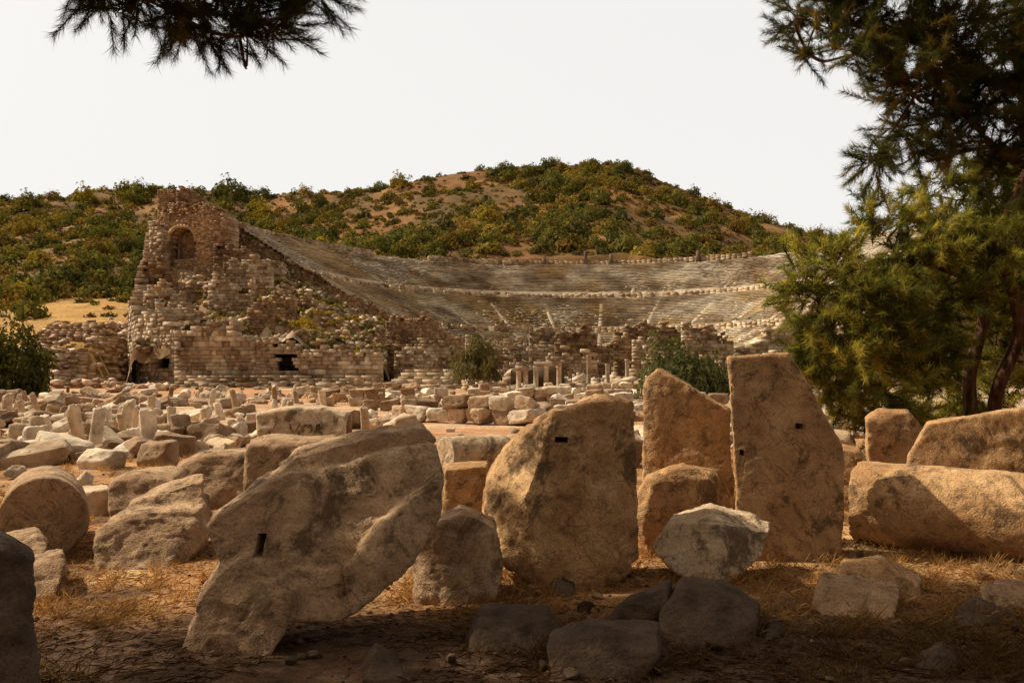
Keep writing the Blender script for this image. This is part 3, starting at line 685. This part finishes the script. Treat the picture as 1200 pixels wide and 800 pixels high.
for i in range(75):
    b = random.uniform(462, 530); d = 1.6*F/(b-440); px = random.choice([random.uniform(-30, 300), random.uniform(-30, 480)]); x = (px-600)/F*d
    if not clear_of_block(px, d): continue
    h = random.uniform(0.45, 1.05); w = random.uniform(.18, .34)
    T = random.choice(TD+TB[:2]); items.append((T, (x, d, h*.42+gh(x, d)), (w, w, h), (random.gauss(0, .16), random.gauss(0, .16), random.uniform(0, 3)), pcol(MARB)))
for i in range(30):
    b = random.uniform(458, 492); d = 1.6*F/(b-440); px = random.uniform(330, 900); x = (px-600)/F*d; yaw = random.gauss(0, .3); n = random.randint(3, 9)
    for j in range(n):
        for l in range(random.choice([1, 1, 2])):
            s = random.uniform(.6, 1.0)
            items.append((random.choice(TB), (x+j*.9*math.cos(yaw), d+j*math.sin(yaw), .25+l*.42), (s, s*.8, .48), (random.gauss(0, .07), random.gauss(0, .07), yaw+random.gauss(0, .15)), pcol(MARB)))
for (a, b, w, h, k) in ((470, 505, .9, .5, 0), (430, 548, .8, .4, 1), (98, 580, .35, .4, 2), (150, 505, .5, .8, 0), (215, 525, .35, .8, 0), (45, 530, .5, .6, 1), (120, 548, .6, .35, 1), (185, 545, .55, .45, 1), (20, 560, .4, .3, 2), (480, 545, .7, .35, 0), (545, 540, .8, .35, 1), (455, 600, .4, .3, 2), (110, 600, .5, .3, 1), (95, 590, .4, .3, 2), (725, 545, .7, .6, 0), (715, 520, .9, .7, 1)):
    d = 1.6*F/(b-440); items.append((random.choice(TB if k < 2 else TR), ((a-600)/F*d, d, h*.4), (w, w*.8, h), (random.gauss(0, .1), random.gauss(0, .1), random.uniform(0, 3)), pcol(MARB)))
scatter('marble_fragments', items, M_frag)
items = []
for i in range(2600):
    y = random.uniform(3.6, 13); x = random.uniform(-.75, .75)*y
    if math.sin(x*1.3+y*.9) > .75: continue
    s = random.uniform(.01, .04)*(1 if random.random() < .9 else 2.8)
    items.append((random.choice(TR), (x, y, gh(x, y)+s*.2), (s*1.3, s, s*.7), (random.random(), random.random(), random.random()*3), pcol(BRN, 0.35 if y < 5.4 else random.choice([.5, .9]))))  # nearest chips coloured darker, painted canopy shade
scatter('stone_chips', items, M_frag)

# ------------------------------------------------------------------ dry grass + needle litter
def blades(name, n, yr, mat, cols, len_r, lie, w0, zone=None, ux=0.72, tufts=0):
    if tufts:
        ty = rng.uniform(yr[0]**.5, yr[1]**.5, tufts)**2; tx = rng.uniform(-ux, ux, tufts)*ty
        k = rng.integers(0, tufts, n); rad = rng.uniform(.02, .07, tufts)[k]
        x = tx[k]+rng.normal(size=n)*rad; y = ty[k]+rng.normal(size=n)*rad
    else:
        y = rng.uniform(yr[0]**.5, yr[1]**.5, n)**2; x = rng.uniform(-ux, ux, n)*y
    if zone is not None:
        k = zone(x, y); x = x[k]; y = y[k]; n = len(x)
    z = ground_h(x, y)
    L = rng.uniform(*len_r, n); t = rng.uniform(0, 2*math.pi, n); el = rng.uniform(*lie, n)
    d = np.stack([np.cos(t)*np.cos(el), np.sin(t)*np.cos(el), np.sin(el)], 1)*L[:, None]
    s = np.stack([-np.sin(t), np.cos(t), 0*t], 1)*(w0*(0.6+y/8))[:, None]
    p = np.stack([x, y, z+0.002], 1)
    bend = np.stack([0*x, 0*x, -0.25*L*np.cos(el)], 1)
    V = np.stack([p-s, p+s, p+d*.55+s*.8, p+d+bend*.6], 1)
    V[:, :, 2] = np.maximum(V[:, :, 2], z[:, None]+0.001)
    f = np.arange(n*4).reshape(-1, 4)
    c = np.array(cols)[rng.integers(0, len(cols), n)]*rng.uniform(.5, 1.2, (n, 1))*(0.24+0.76*sstep(4.7, 5.8, y))[:, None]  # blade colour falls off nearby: canopy shade painted in
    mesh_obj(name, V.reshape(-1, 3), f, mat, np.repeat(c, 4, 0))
GC = [(0.50, 0.29, 0.10), (0.60, 0.40, 0.17), (0.34, 0.17, 0.06), (0.46, 0.24, 0.08)]
blades('dry_grass', 90000, (3.4, 14), M_grass, GC, (.03, .10), (.2, 1.3), .0011, lambda x, y: fbm2(x, y, .8, 3, 60)+.25*fbm2(x, y, 5, 2, 62) > 0)
blades('dry_grass_tufts', 60000, (4.2, 16), M_grass, GC, (.05, .17), (.5, 1.45), .0011, lambda x, y: fbm2(x, y, .6, 3, 66) > -.12, tufts=1700)
blades('pine_needle_litter', 45000, (3.2, 12), M_grass, [(0.25, 0.12, 0.05), (0.40, 0.22, 0.09), (0.16, 0.08, 0.035)], (.05, .11), (.0, .25), .0009, lambda x, y: fbm2(x, y, 1.1, 3, 63) > -.15)
blades('tall_dry_grass', 30000, (14, 60), M_grass, GC, (.08, .25), (.6, 1.4), .002, lambda x, y: fbm2(x, y, .25, 3, 61) > .12)
# a few fallen twigs
def tube_data(pts, rad, n=9):
    pts = [Vector(p) for p in pts]; V = []; Ff = []
    P = []; Rr = []; sub = 5 if n > 6 else 2
    for i in range(len(pts)-1):
        p0 = pts[max(i-1, 0)]; p1 = pts[i]; p2 = pts[i+1]; p3 = pts[min(i+2, len(pts)-1)]
        for k in range(sub):
            t = k/sub; P.append(0.5*((2*p1)+(p2-p0)*t+(2*p0-5*p1+4*p2-p3)*t*t+(3*p1-p0-3*p2+p3)*t**3)); Rr.append(rad[i]+(rad[i+1]-rad[i])*t)
    P.append(pts[-1]); Rr.append(rad[-1])
    for i, p in enumerate(P):
        d = (P[min(i+1, len(P)-1)]-P[max(i-1, 0)]).normalized(); a = d.orthogonal().normalized(); b = d.cross(a)
        for k in range(n):
            t = 2*math.pi*k/n; q = p+(a*math.cos(t)+b*math.sin(t))*Rr[i]*(1+.12*math.sin(3*t+i)); V.append(q[:])
    for i in range(len(P)-1):
        for k in range(n): Ff.append([i*n+k, i*n+(k+1) % n, (i+1)*n+(k+1) % n, (i+1)*n+k])
    return V, Ff
Vt = []; Ft = []
for i in range(60):
    y = random.uniform(4.2, 8); x = random.uniform(-.6, .65)*y; a = random.uniform(0, 6.28); L = random.uniform(.1, .45)
    P = []
    for k in range(4):
        xx = x+L*k/3*math.cos(a)+random.gauss(0, .012); yy = y+L*k/3*math.sin(a)+random.gauss(0, .012); P.append((xx, yy, gh(xx, yy)+.008+random.random()*.012))
    v, f = tube_data(P, [.005, .004, .004, .002], 5); o = len(Vt); Vt.extend(v); Ft.extend([[q+o for q in g] for g in f])
mesh_obj('fallen_twigs', Vt, Ft, M_bark, smooth=True)

# ------------------------------------------------------------------ bushes
def bush_template(nl, seed, leaf=0.2, lump=0.35, flat=0.8):
    r_ = np.random.default_rng(seed)
    d = r_.normal(size=(nl, 3)); d /= np.linalg.norm(d, axis=1)[:, None]; d[:, 2] = np.abs(d[:, 2])*1.1-0.15
    rad = (1+lump*2*fbm(d*2.2+seed*5, 3))*r_.uniform(.72, 1.05, nl)
    p = d*rad[:, None]; p[:, 2] = p[:, 2]*flat+.2
    a = r_.normal(size=(nl, 3)); a /= np.linalg.norm(a, axis=1)[:, None]
    nrm = d+a*.6; b = np.cross(nrm, a); b /= np.linalg.norm(b, axis=1)[:, None]; c = np.cross(nrm, b); c /= np.linalg.norm(c, axis=1)[:, None]
    s = leaf*r_.uniform(.6, 1.3, (nl, 1))
    V = np.stack([p+b*s, p-b*s*.5+c*s*.8, p-b*s*.5-c*s*.8], 1)
    sh = r_.uniform(.7, 1.25, nl)
    return V.reshape(-1, 3), np.repeat(sh, 3)
BT = [bush_template(170, s, .19, .4, .9) for s in range(6)]
BTs = [bush_template(60, s, .32) for s in range(10, 15)]
GRN = np.array([[0.10, 0.10, 0.03], [0.15, 0.13, 0.035], [0.24, 0.175, 0.04], [0.075, 0.076, 0.028], [0.20, 0.13, 0.04], [0.13, 0.12, 0.035]])
SCR = np.array([[0.17, 0.10, 0.04], [0.26, 0.16, 0.055], [0.13, 0.10, 0.035], [0.11, 0.09, 0.03], [0.22, .12, .04]])
def bushes(name, places, mat=M_leaf, T=BT):
    Vs = []; Cs = []
    for (x, y, z, r, h, c) in places:
        v, sh = random.choice(BTs if (T is BT and r < 1.7) else T); a = random.uniform(0, 6.28); ca, sa = math.cos(a), math.sin(a)
        w = np.stack([(v[:, 0]*ca-v[:, 1]*sa)*r+x, (v[:, 0]*sa+v[:, 1]*ca)*r+y, v[:, 2]*h+z], 1)
        Vs.append(w); Cs.append(np.array(c)[None]*sh[:, None])
    V = np.concatenate(Vs); return mesh_obj(name, V, np.arange(len(V)).reshape(-1, 3), mat, np.concatenate(Cs))
pl = []; pt = []
NB = 31000
X_ = rng.uniform(-330, 330, NB); Y_ = rng.uniform(118, 462, NB)
rr = np.hypot(X_-CX, Y_-CY); dens = fbm2(X_, Y_, .03, 3, 71); Hh = hill(X_, Y_)
for x, y, r0, dn, h in zip(X_, Y_, rr, dens, Hh):
    if abs(x/y) > .72 or h < 4 or r0 < 77: continue
    px = 600+F*x/y
    if px > 20 and px < 470 and y < 146: continue
    if px < 170 and y < 190 and random.random() < .62: continue
    big = random.random() < .24
    if random.random() > (.54+1.1*dn if big else .6+.9*dn): continue
    r = random.uniform(1.8, 4.0) if big else random.uniform(.5, 1.6)
    if y > 445: r = min(r, 3)
    c = (GRN[random.randrange(6)] if big or random.random() < .35 else SCR[random.randrange(5)])*random.uniform(.75, 1.25)
    if big and r > 3.3 and r0 > 85 and len(pt) < 260: pt.append((x, y, h-.2, r*1.15, r*1.4, c))
    else: pl.append((x, y, h-.2*r, r, r*random.uniform(.8, 1.25), c))
bushes('hill_shrubs', pl)
BT2 = [bush_template(520, s, .12, .45, .95) for s in (21, 22, 23, 24)]
pl = pt
for px, py, d, r in ((75, 262, 215, 4.5), (192, 238, 190, 3.6), (222, 225, 200, 3.8), (262, 235, 200, 5), (310, 248, 205, 5), (352, 262, 225, 5), (385, 250, 232, 5.5), (408, 262, 232, 4), (20, 300, 175, 4), (45, 300, 175, 3), (8, 305, 170, 4.5), (572, 250, 300, 6), (650, 222, 380, 7), (35, 215, 420, 6), (150, 212, 430, 7), (268, 212, 430, 8), (808, 268, 290, 4), (468, 252, 260, 4.5), (500, 262, 250, 4), (640, 280, 240, 3), (300, 225, 400, 6), (590, 200, 440, 5), (470, 215, 430, 6), (230, 215, 425, 6), (100, 220, 425, 7), (330, 262, 215, 4.5), (285, 240, 215, 4.5), (430, 268, 236, 3.5), (545, 275, 240, 3.2), (580, 282, 236, 2.6), (700, 283, 238, 2.6), (760, 276, 245, 3)):
    x, y, _ = S(px, py, d); c = random.choice([(0.25, 0.19, 0.035), (0.16, 0.145, 0.035), (0.28, 0.20, 0.04), (0.11, 0.11, 0.035)])
    h = gh(x, y); pl.append((x, y, h-.3, r, r*1.15, c))
bushes('hill_trees', pl, M_leaf, BT2)
def single_bush(name, px, d, zb, r, h, c, leaf=.07, nl=2600, seed=5):
    x, y, _ = S(px, 0, d)
    v, sh = bush_template(nl, seed, leaf, .5, .9)
    V = np.stack([v[:, 0]*r+x, v[:, 1]*r+y, v[:, 2]*h+zb], 1)
    return mesh_obj(name, V, np.arange(len(V)).reshape(-1, 3), M_leaf, np.array(c)[None]*sh[:, None])
single_bush('olive_tree', 562, 88, 0.8, 2.3, 4.6, (0.13, 0.115, 0.05), seed=31)
single_bush('laurel_bush', 795, 40, -.3, 2.2, 3.2, (0.09, 0.095, 0.04), seed=32, leaf=.055, nl=3500)
single_bush('laurel_bush', 835, 41, -.3, 1.6, 2.3, (0.08, 0.085, 0.04), seed=37, leaf=.06, nl=2400)
single_bush('laurel_bush', 15, 60, 0, 2.6, 4.0, (0.07, 0.068, 0.022), seed=33, nl=3500)
single_bush('laurel_bush', -25, 58, 0, 2.6, 4.2, (0.07, 0.068, 0.022), seed=36, nl=3500)
for (px, d, r, h, c, sd) in ((402, 111, 2.6, 2.4, (0.38, 0.24, 0.035), 34), (374, 110.5, 2.4, 2.6, (0.13, 0.12, 0.03), 35), (355, 115, 2.0, 1.8, (0.32, 0.22, 0.035), 39), (420, 110, 1.6, 1.4, (0.30, 0.22, 0.04), 40), (225, 112, 1.5, 1.3, (.3, .2, .04), 41), (300, 121, 1.5, 1.4, (.2, .17, .04), 42)):
    single_bush('yellow_shrub', px, d, mound_h(S(px, 0, d)[0], d)-.2, r, h, c, seed=sd, leaf=.1, nl=800)
pl = []
for i in range(420):
    x = random.uniform(-50, -18); y = random.uniform(110, 138); px = 600+F*x/y
    if px < 155 or px > 450: continue
    pl.append((x, y, mound_h(x, y)+.1, random.uniform(.3, 1.1), random.uniform(.3, .9), random.choice([(0.30, 0.20, 0.05), (.14, .13, .04)])))
for i in range(520):
    t = random.uniform(a0, a1); r = random.uniform(22, 71)
    pl.append((CX+r*math.cos(t), CY+r*math.sin(t), cavz(r), random.uniform(.25, .8), random.uniform(.25, .6), random.choice([(0.26, 0.19, 0.06), (.15, .14, .05)])))
bushes('masonry_weeds', pl)

# ------------------------------------------------------------------ pines
def pine(name, trunks, clumps, cols, nl=.12, nw=.0035, twigs=26, tl=(.3, .7), npt=16, step=.07, droop=.25, side=.8):
    root = empty(name)
    Vt = []; Ft = []
    def tube(p, r, n=9):
        v, f = tube_data(p, r, n); o = len(Vt); Vt.extend(v); Ft.extend([[a+o for a in q] for q in f])
    nodes = []
    for pts, rad in trunks:
        tube(pts, rad, 12)
        for i in range(len(pts)-1):
            for t in (0, .33, .66): nodes.append(Vector(pts[i]).lerp(Vector(pts[i+1]), t))
        nodes.append(Vector(pts[-1]))
    seg = []
    for cl in clumps:
        c = Vector(cl[0]); R = cl[1]; dens = cl[2] if len(cl) > 2 else 1.0
        near = min(nodes, key=lambda q: (q-c).length+max(0, q.z-c.z)*1.5)
        mid = near.lerp(c, .5)+Vector((random.gauss(0, .12), random.gauss(0, .12), random.gauss(0, .1)+.05*(c-near).length))
        Lb = (c-near).length
        tube([near, mid, c], [.012+.012*Lb, .010+.007*Lb, .006], 7)
        nodes.append(c); nodes.append(mid)
        out = (c-near).normalized() if Lb > .01 else Vector((0, 0, 1))
        cm_ = random.uniform(.6, 1.35)
        for k in range(int(twigs*dens)):
            st = c+Vector([random.gauss(0, 1) for _ in range(3)])*R*.33
            dirv = (Vector([random.gauss(0, 1) for _ in range(3)]).normalized()+out*.5+Vector((0, 0, .15))).normalized()
            L = random.uniform(*tl); e = st+dirv*L-Vector((0, 0, droop*L*random.random()))
            if k % 2 == 0: tube([c.lerp(st, .2), st, e], [.007, .005, .003], 4)
            else: tube([st, e], [.005, .003], 4)
            seg.append((st, e, random.choice(cols), random.uniform(.7, 1.25)*cm_))
    mesh_obj('trunk_and_limbs', Vt, Ft, M_bark, smooth=True, parent=root)
    Ps = []; Ds = []; Cs = []
    for st, e, c, m in seg:
        L = (e-st).length; n = max(2, int(L/step))
        tt = np.linspace(.15, 1.0, n); d = np.array((e-st).normalized())
        p = np.array(st)[None]+np.outer(tt, np.array(e-st))
        Ps.append(np.repeat(p, npt, 0)); Ds.append(np.tile(d, (n*npt, 1))); Cs.append(np.tile(np.array(c)*m, (n*npt, 1)))
    P = np.concatenate(Ps); D = np.concatenate(Ds); Cc = np.concatenate(Cs); n = len(P)
    P = P+rng.normal(size=P.shape)*.008
    rv = rng.normal(size=(n, 3)); rv /= np.linalg.norm(rv, axis=1)[:, None]
    D = D*.8+rv*side; D /= np.linalg.norm(D, axis=1)[:, None]
    s = np.cross(D, rng.normal(size=(n, 3))); s /= np.linalg.norm(s, axis=1)[:, None]
    L = rng.uniform(.55, 1.1, (n, 1))*nl
    V = np.stack([P-s*nw, P+s*nw, P+D*L], 1)
    Cc = Cc*rng.uniform(.7, 1.3, (n, 1))
    mesh_obj('foliage', V.reshape(-1, 3), np.arange(n*3).reshape(-1, 3), M_needle, np.repeat(Cc, 3, 0), parent=root)

PG = [(0.25, 0.23, 0.055), (0.19, 0.19, 0.05), (0.32, 0.27, 0.065), (0.11, 0.12, 0.035)]
tb = S(1150, 555, 13)
trunks = [
  ([(tb[0], 13, -.1), S(1135, 450, 13.1), S(1152, 380, 13), S(1150, 310, 12.8), S(1185, 240, 12.6), S(1230, 120, 12.2), S(1240, -60, 12)], [.13, .10, .085, .08, .07, .05, .03]),
  ([(tb[0]+.45, 13.2, -.1), S(1165, 470, 13.0), S(1192, 400, 12.8), S(1186, 340, 12.7), S(1160, 290, 12.9), S(1120, 250, 13.1)], [.12, .10, .09, .075, .06, .03]),
  ([(tb[0]+1.0, 13.4, -.1), S(1230, 460, 13.4), S(1255, 350, 13.6), S(1215, 250, 13.6), S(1200, 100, 12.0), S(1190, 20, 10.5), S(1195, -60, 10.2)], [.2, .17, .15, .13, .1, .08, .06]),
]
cl = []
for (px, py, d, R, dn) in [
   (960, 335, 12.6, .5, 1), (985, 300, 12.8, .55, 1), (1020, 270, 12.9, .5, .8), (955, 375, 12.3, .5, 1), (985, 350, 12.2, .6, 1.2), (1020, 330, 12.4, .6, 1.2), (1060, 300, 12.8, .6, 1), (1060, 250, 13.2, .5, .7),
   (1100, 265, 13.2, .6, 1), (1140, 235, 13.3, .6, 1), (1180, 225, 13.4, .6, 1), (1090, 230, 13.5, .5, .7), (1200, 260, 13.6, .7, 1), (1110, 310, 13.4, .6, 1), (970, 415, 12.4, .5, 1.1), (1000, 390, 12.2, .6, 1.2), (1040, 370, 12.2, .6, 1.2), (1075, 350, 12.6, .6, 1),
   (975, 455, 12.6, .45, 1.1), (1005, 435, 12.4, .55, 1.2), (1045, 420, 12.2, .6, 1.2), (1085, 400, 12.6, .6, 1), (1000, 478, 12.8, .45, 1), (1035, 465, 12.8, .5, 1), (1070, 450, 13, .5, 1), (1110, 440, 13.8, .6, 1), (1110, 380, 14, .6, 1), (1165, 420, 14.4, .7, 1), (1190, 360, 14.5, .7, 1), (1215, 310, 14, .7, 1), (1150, 340, 14.4, .6, 1), (1210, 430, 14.2, .7, 1.2), (1175, 470, 14.4, .7, 1.2), (1120, 480, 14.2, .6, 1.2),
   (1240, 400, 12.5, .7, 1), (1250, 320, 12.5, .7, 1), (1290, 250, 13, .8, 1), (1300, 420, 13, .9, 1), (1340, 330, 13, .9, 1), (935, 345, 12.5, .3, .6), (940, 300, 12.9, .3, .5), (1020, 500, 12.6, .4, 1), (1060, 490, 13, .5, 1),
   (1120, 350, 12.2, .5, .8), (1100, 420, 12.0, .5, .8), (1165, 300, 12.2, .55, .9), (1195, 285, 12.2, .5, .9), (1130, 285, 12.5, .5, 1), (1030, 400, 13.4, .7, 1.2), (1080, 330, 13.8, .7, 1.2), (1000, 340, 13.4, .6, 1.2), (1060, 500, 13.6, .6, 1.2), (1200, 390, 13.9, .7, 1.2), (1140, 500, 13.9, .6, 1.2),
   (1150, 205, 13, .5, .9), (1195, 200, 13, .5, 1), (1110, 215, 13.2, .4, .7), (950, 400, 12.4, .4, .8), (945, 430, 12.6, .35, .8), (1200, 240, 12.8, .5, 1), (1160, 260, 12.8, .5, 1), (1205, 335, 13.2, .5, 1), (1020, 240, 13, .3, .4), (1035, 350, 12, .5, 1), (1060, 390, 11.9, .5, 1), (1010, 415, 11.9, .5, 1), (1085, 290, 12.4, .5, 1), (1130, 320, 13.6, .7, 1.2), (1160, 370, 14, .7, 1.2)]:
    cl.append((S(px, py, d), R*.85, dn*1.1))
pine('pine_tree', trunks, cl, PG, nl=.17, nw=.0056, twigs=30, tl=(.25, .55), npt=15, step=.05)
tb2 = (7.6, 8.6)
trunks = [([(tb2[0], tb2[1], -.1), (7.45, 8.5, 1.5), (7.1, 8.5, 3.2), (6.6, 8.6, 4.6), (6.2, 8.7, 6.2), (6.0, 8.8, 8.0)], [.24, .21, .18, .15, .1, .05]),
          ([(6.7, 8.6, 4.4), S(1150, 90, 8.6), S(1080, 50, 8.5), S(1000, 30, 8.4)], [.09, .06, .045, .02]),
          ([(7.0, 8.5, 3.5), S(1190, 190, 8.5), S(1130, 130, 8.4), S(1080, 120, 8.4)], [.06, .04, .03, .012])]
cl = []
for (px, py, R, dn) in [(935, 25, .3, .8), (945, 60, .22, .5), (975, 35, .35, 1), (985, 5, .35, 1), (1010, 60, .35, 1.1), (1020, 20, .35, 1.1), (1030, -20, .4, 1), (1060, 45, .35, 1.2), (1050, 90, .35, 1), (1080, 10, .4, 1.1), (1090, 75, .35, 1.2), (1105, 115, .35, 1), (1030, 175, .25, .6), (1055, 150, .25, .7), (1085, 150, .3, .9), (1110, 40, .4, 1), (1135, 90, .4, 1.1), (1140, 140, .35, 1), (1115, 175, .3, .7), (1150, 20, .4, 1), (1170, 60, .4, 1), (1175, 120, .4, 1), (1160, 180, .3, .7), (1195, 150, .4, 1), (1205, 90, .4, 1), (1200, 20, .4, 1), (1215, 190, .3, .8), (950, -30, .4, 1), (1000, -60, .5, 1), (1080, -60, .5, 1), (1160, -60, .5, 1), (1250, 60, .5, 1), (1250, 140, .5, 1), (1120, 65, .4, 1), (1065, 110, .3, .9), (1040, 60, .35, 1), (1185, 180, .35, 1), (1020, 190, .15, .4), (1075, 180, .25, .6), (1140, 115, .4, 1), (1095, 30, .4, 1)]:
    cl.append((S(px, py, 8.4+random.gauss(0, .25)), R*.85, dn))
for i in range(12):
    cl.append(((random.uniform(5.5, 8.5), random.uniform(8, 11), random.uniform(6.8, 8.6)), .5, .7))
pine('pine_tree', trunks, cl, [(0.06, 0.066, 0.022), (0.05, 0.056, 0.022), (0.12, 0.085, 0.025)], nl=.12, nw=.0024, twigs=34, tl=(.16, .38), npt=22, step=.038, side=.65)
# shade pine standing left of the view, its crown reaching over the foreground
trunks = [([(-6.9, 3.6, -.1), (-6.7, 3.9, 2), (-6.2, 4.5, 4), (-5.4, 5.2, 6), (-4.6, 6.0, 7.6)], [.3, .26, .2, .15, .08]),
          ([(-5.9, 4.8, 4.9), (-4.8, 5.6, 6.0), (-3.0, 6.6, 6.9), (-.8, 7.2, 7.2)], [.13, .1, .08, .04]),
          ([(-6.2, 4.5, 4.0), (-4.8, 5.2, 4.9), (-3.4, 5.9, 5.0), (-2.6, 6.0, 4.7)], [.06, .035, .018, .008])]
cl = []
for (px, py, R, dn) in [(120, 0, .2, .8), (150, 20, .2, .7), (180, -5, .25, .9), (205, 25, .18, .8), (235, 10, .25, 1), (245, 45, .18, .7), (275, 30, .2, 1), (300, 5, .25, 1), (320, 40, .18, .8), (345, 15, .2, .8), (350, -10, .3, 1), (260, -20, .3, 1), (160, -30, .3, 1), (105, -10, .18, .5), (375, 0, .15, .7), (290, 50, .15, .6), (220, 45, .15, .5)]:
    cl.append((S(px, py-8, 6.0+random.gauss(0, .15)), R*.8, dn*.9))
pine('pine_bough', trunks[2:], cl, [(0.045, 0.05, 0.02), (0.035, 0.04, 0.018), (0.08, 0.06, 0.02)], nl=.11, nw=.0017, twigs=34, tl=(.14, .34), npt=22, step=.034, side=.6)
cl = []
for i in range(115):
    cl.append(((random.uniform(-6.4, -.4), random.uniform(5.8, 7.9), random.uniform(6.7, 7.5)), .45, .9))
for i in range(16):
    cl.append(((random.uniform(-8.6, -6.8), random.uniform(5.8, 7.0), random.uniform(6.7, 7.5)), .45, .8))
pine('pine_tree', trunks[:2], cl, [(0.06, 0.065, 0.02), (0.05, 0.055, 0.02)], nl=.15, nw=.012, twigs=18, tl=(.2, .5), npt=9, step=.06)
bough = bpy.data.objects['pine_bough']; bough.parent = bpy.data.objects['pine_tree.002']

# ------------------------------------------------------------------ light
el = math.radians(46); az = math.radians(-72)     # clockwise from +Y ; front-left
s = Vector((math.sin(az)*math.cos(el), math.cos(az)*math.cos(el), math.sin(el)))
sun = bpy.data.lights.new('sun', 'SUN'); sun.energy = 5.0; sun.angle = math.radians(0.6); sun.color = (1.0, 0.88, 0.68)
so = bpy.data.objects.new('sun', sun); so.rotation_euler = s.to_track_quat('Z', 'Y').to_euler(); scene.collection.objects.link(so)
w = bpy.data.worlds.new('World'); scene.world = w; w.use_nodes = True; nt = w.node_tree
bg = nt.nodes['Background']; sk = nt.nodes.new('ShaderNodeTexSky'); sk.sky_type = 'NISHITA'; sk.sun_disc = False
sk.sun_elevation = el; sk.sun_rotation = az % (2*math.pi); sk.dust_density = 6; sk.air_density = 1.2; sk.ozone_density = 1
hsv = nt.nodes.new('ShaderNodeHueSaturation'); hsv.inputs['Saturation'].default_value = 0.25
nt.links.new(sk.outputs[0], hsv.inputs['Color'])
tint = mixc(nt, hsv.outputs[0], (1.0, 0.90, 0.77), 1.0, 'MULTIPLY')
# summer haze: bright low in the sky, thinning to the zenith; sky behind the camera dimmed to cut fill light
tcw = nt.nodes.new('ShaderNodeTexCoord'); sep = nt.nodes.new('ShaderNodeSeparateXYZ'); nt.links.new(tcw.outputs['Generated'], sep.inputs[0])
hf = ramp(nt, sep.outputs['Z'], [(0.0, g3(.95)), (0.42, g3(.9)), (0.7, g3(.1))])
ma = nt.nodes.new('ShaderNodeMath'); ma.operation = 'MULTIPLY_ADD'; nt.links.new(sep.outputs['Y'], ma.inputs[0]); ma.inputs[1].default_value = 0.5; ma.inputs[2].default_value = 0.5
final = mixc(nt, mixc(nt, tint, (7.3, 7.2, 7.05), hf), ramp(nt, ma.outputs[0], [(0.2, (.42, .36, .30)), (0.78, g3(1.0))]), 1.0, 'MULTIPLY')
nt.links.new(final, bg.inputs[0]); bg.inputs[1].default_value = 0.13

# ------------------------------------------------------------------ camera
cam = bpy.data.cameras.new('camera'); cam.lens = 28; cam.sensor_width = 36
cam.shift_y = (HZ-400)/1200.0; cam.clip_end = 5000; cam.clip_start = 0.05
co = bpy.data.objects.new('camera', cam); co.location = (0, 0, EYE); co.rotation_euler = (math.radians(90), 0, 0)
scene.collection.objects.link(co); scene.camera = co
scene.view_settings.view_transform = 'Standard'; scene.view_settings.look = 'None'; scene.view_settings.exposure = 0
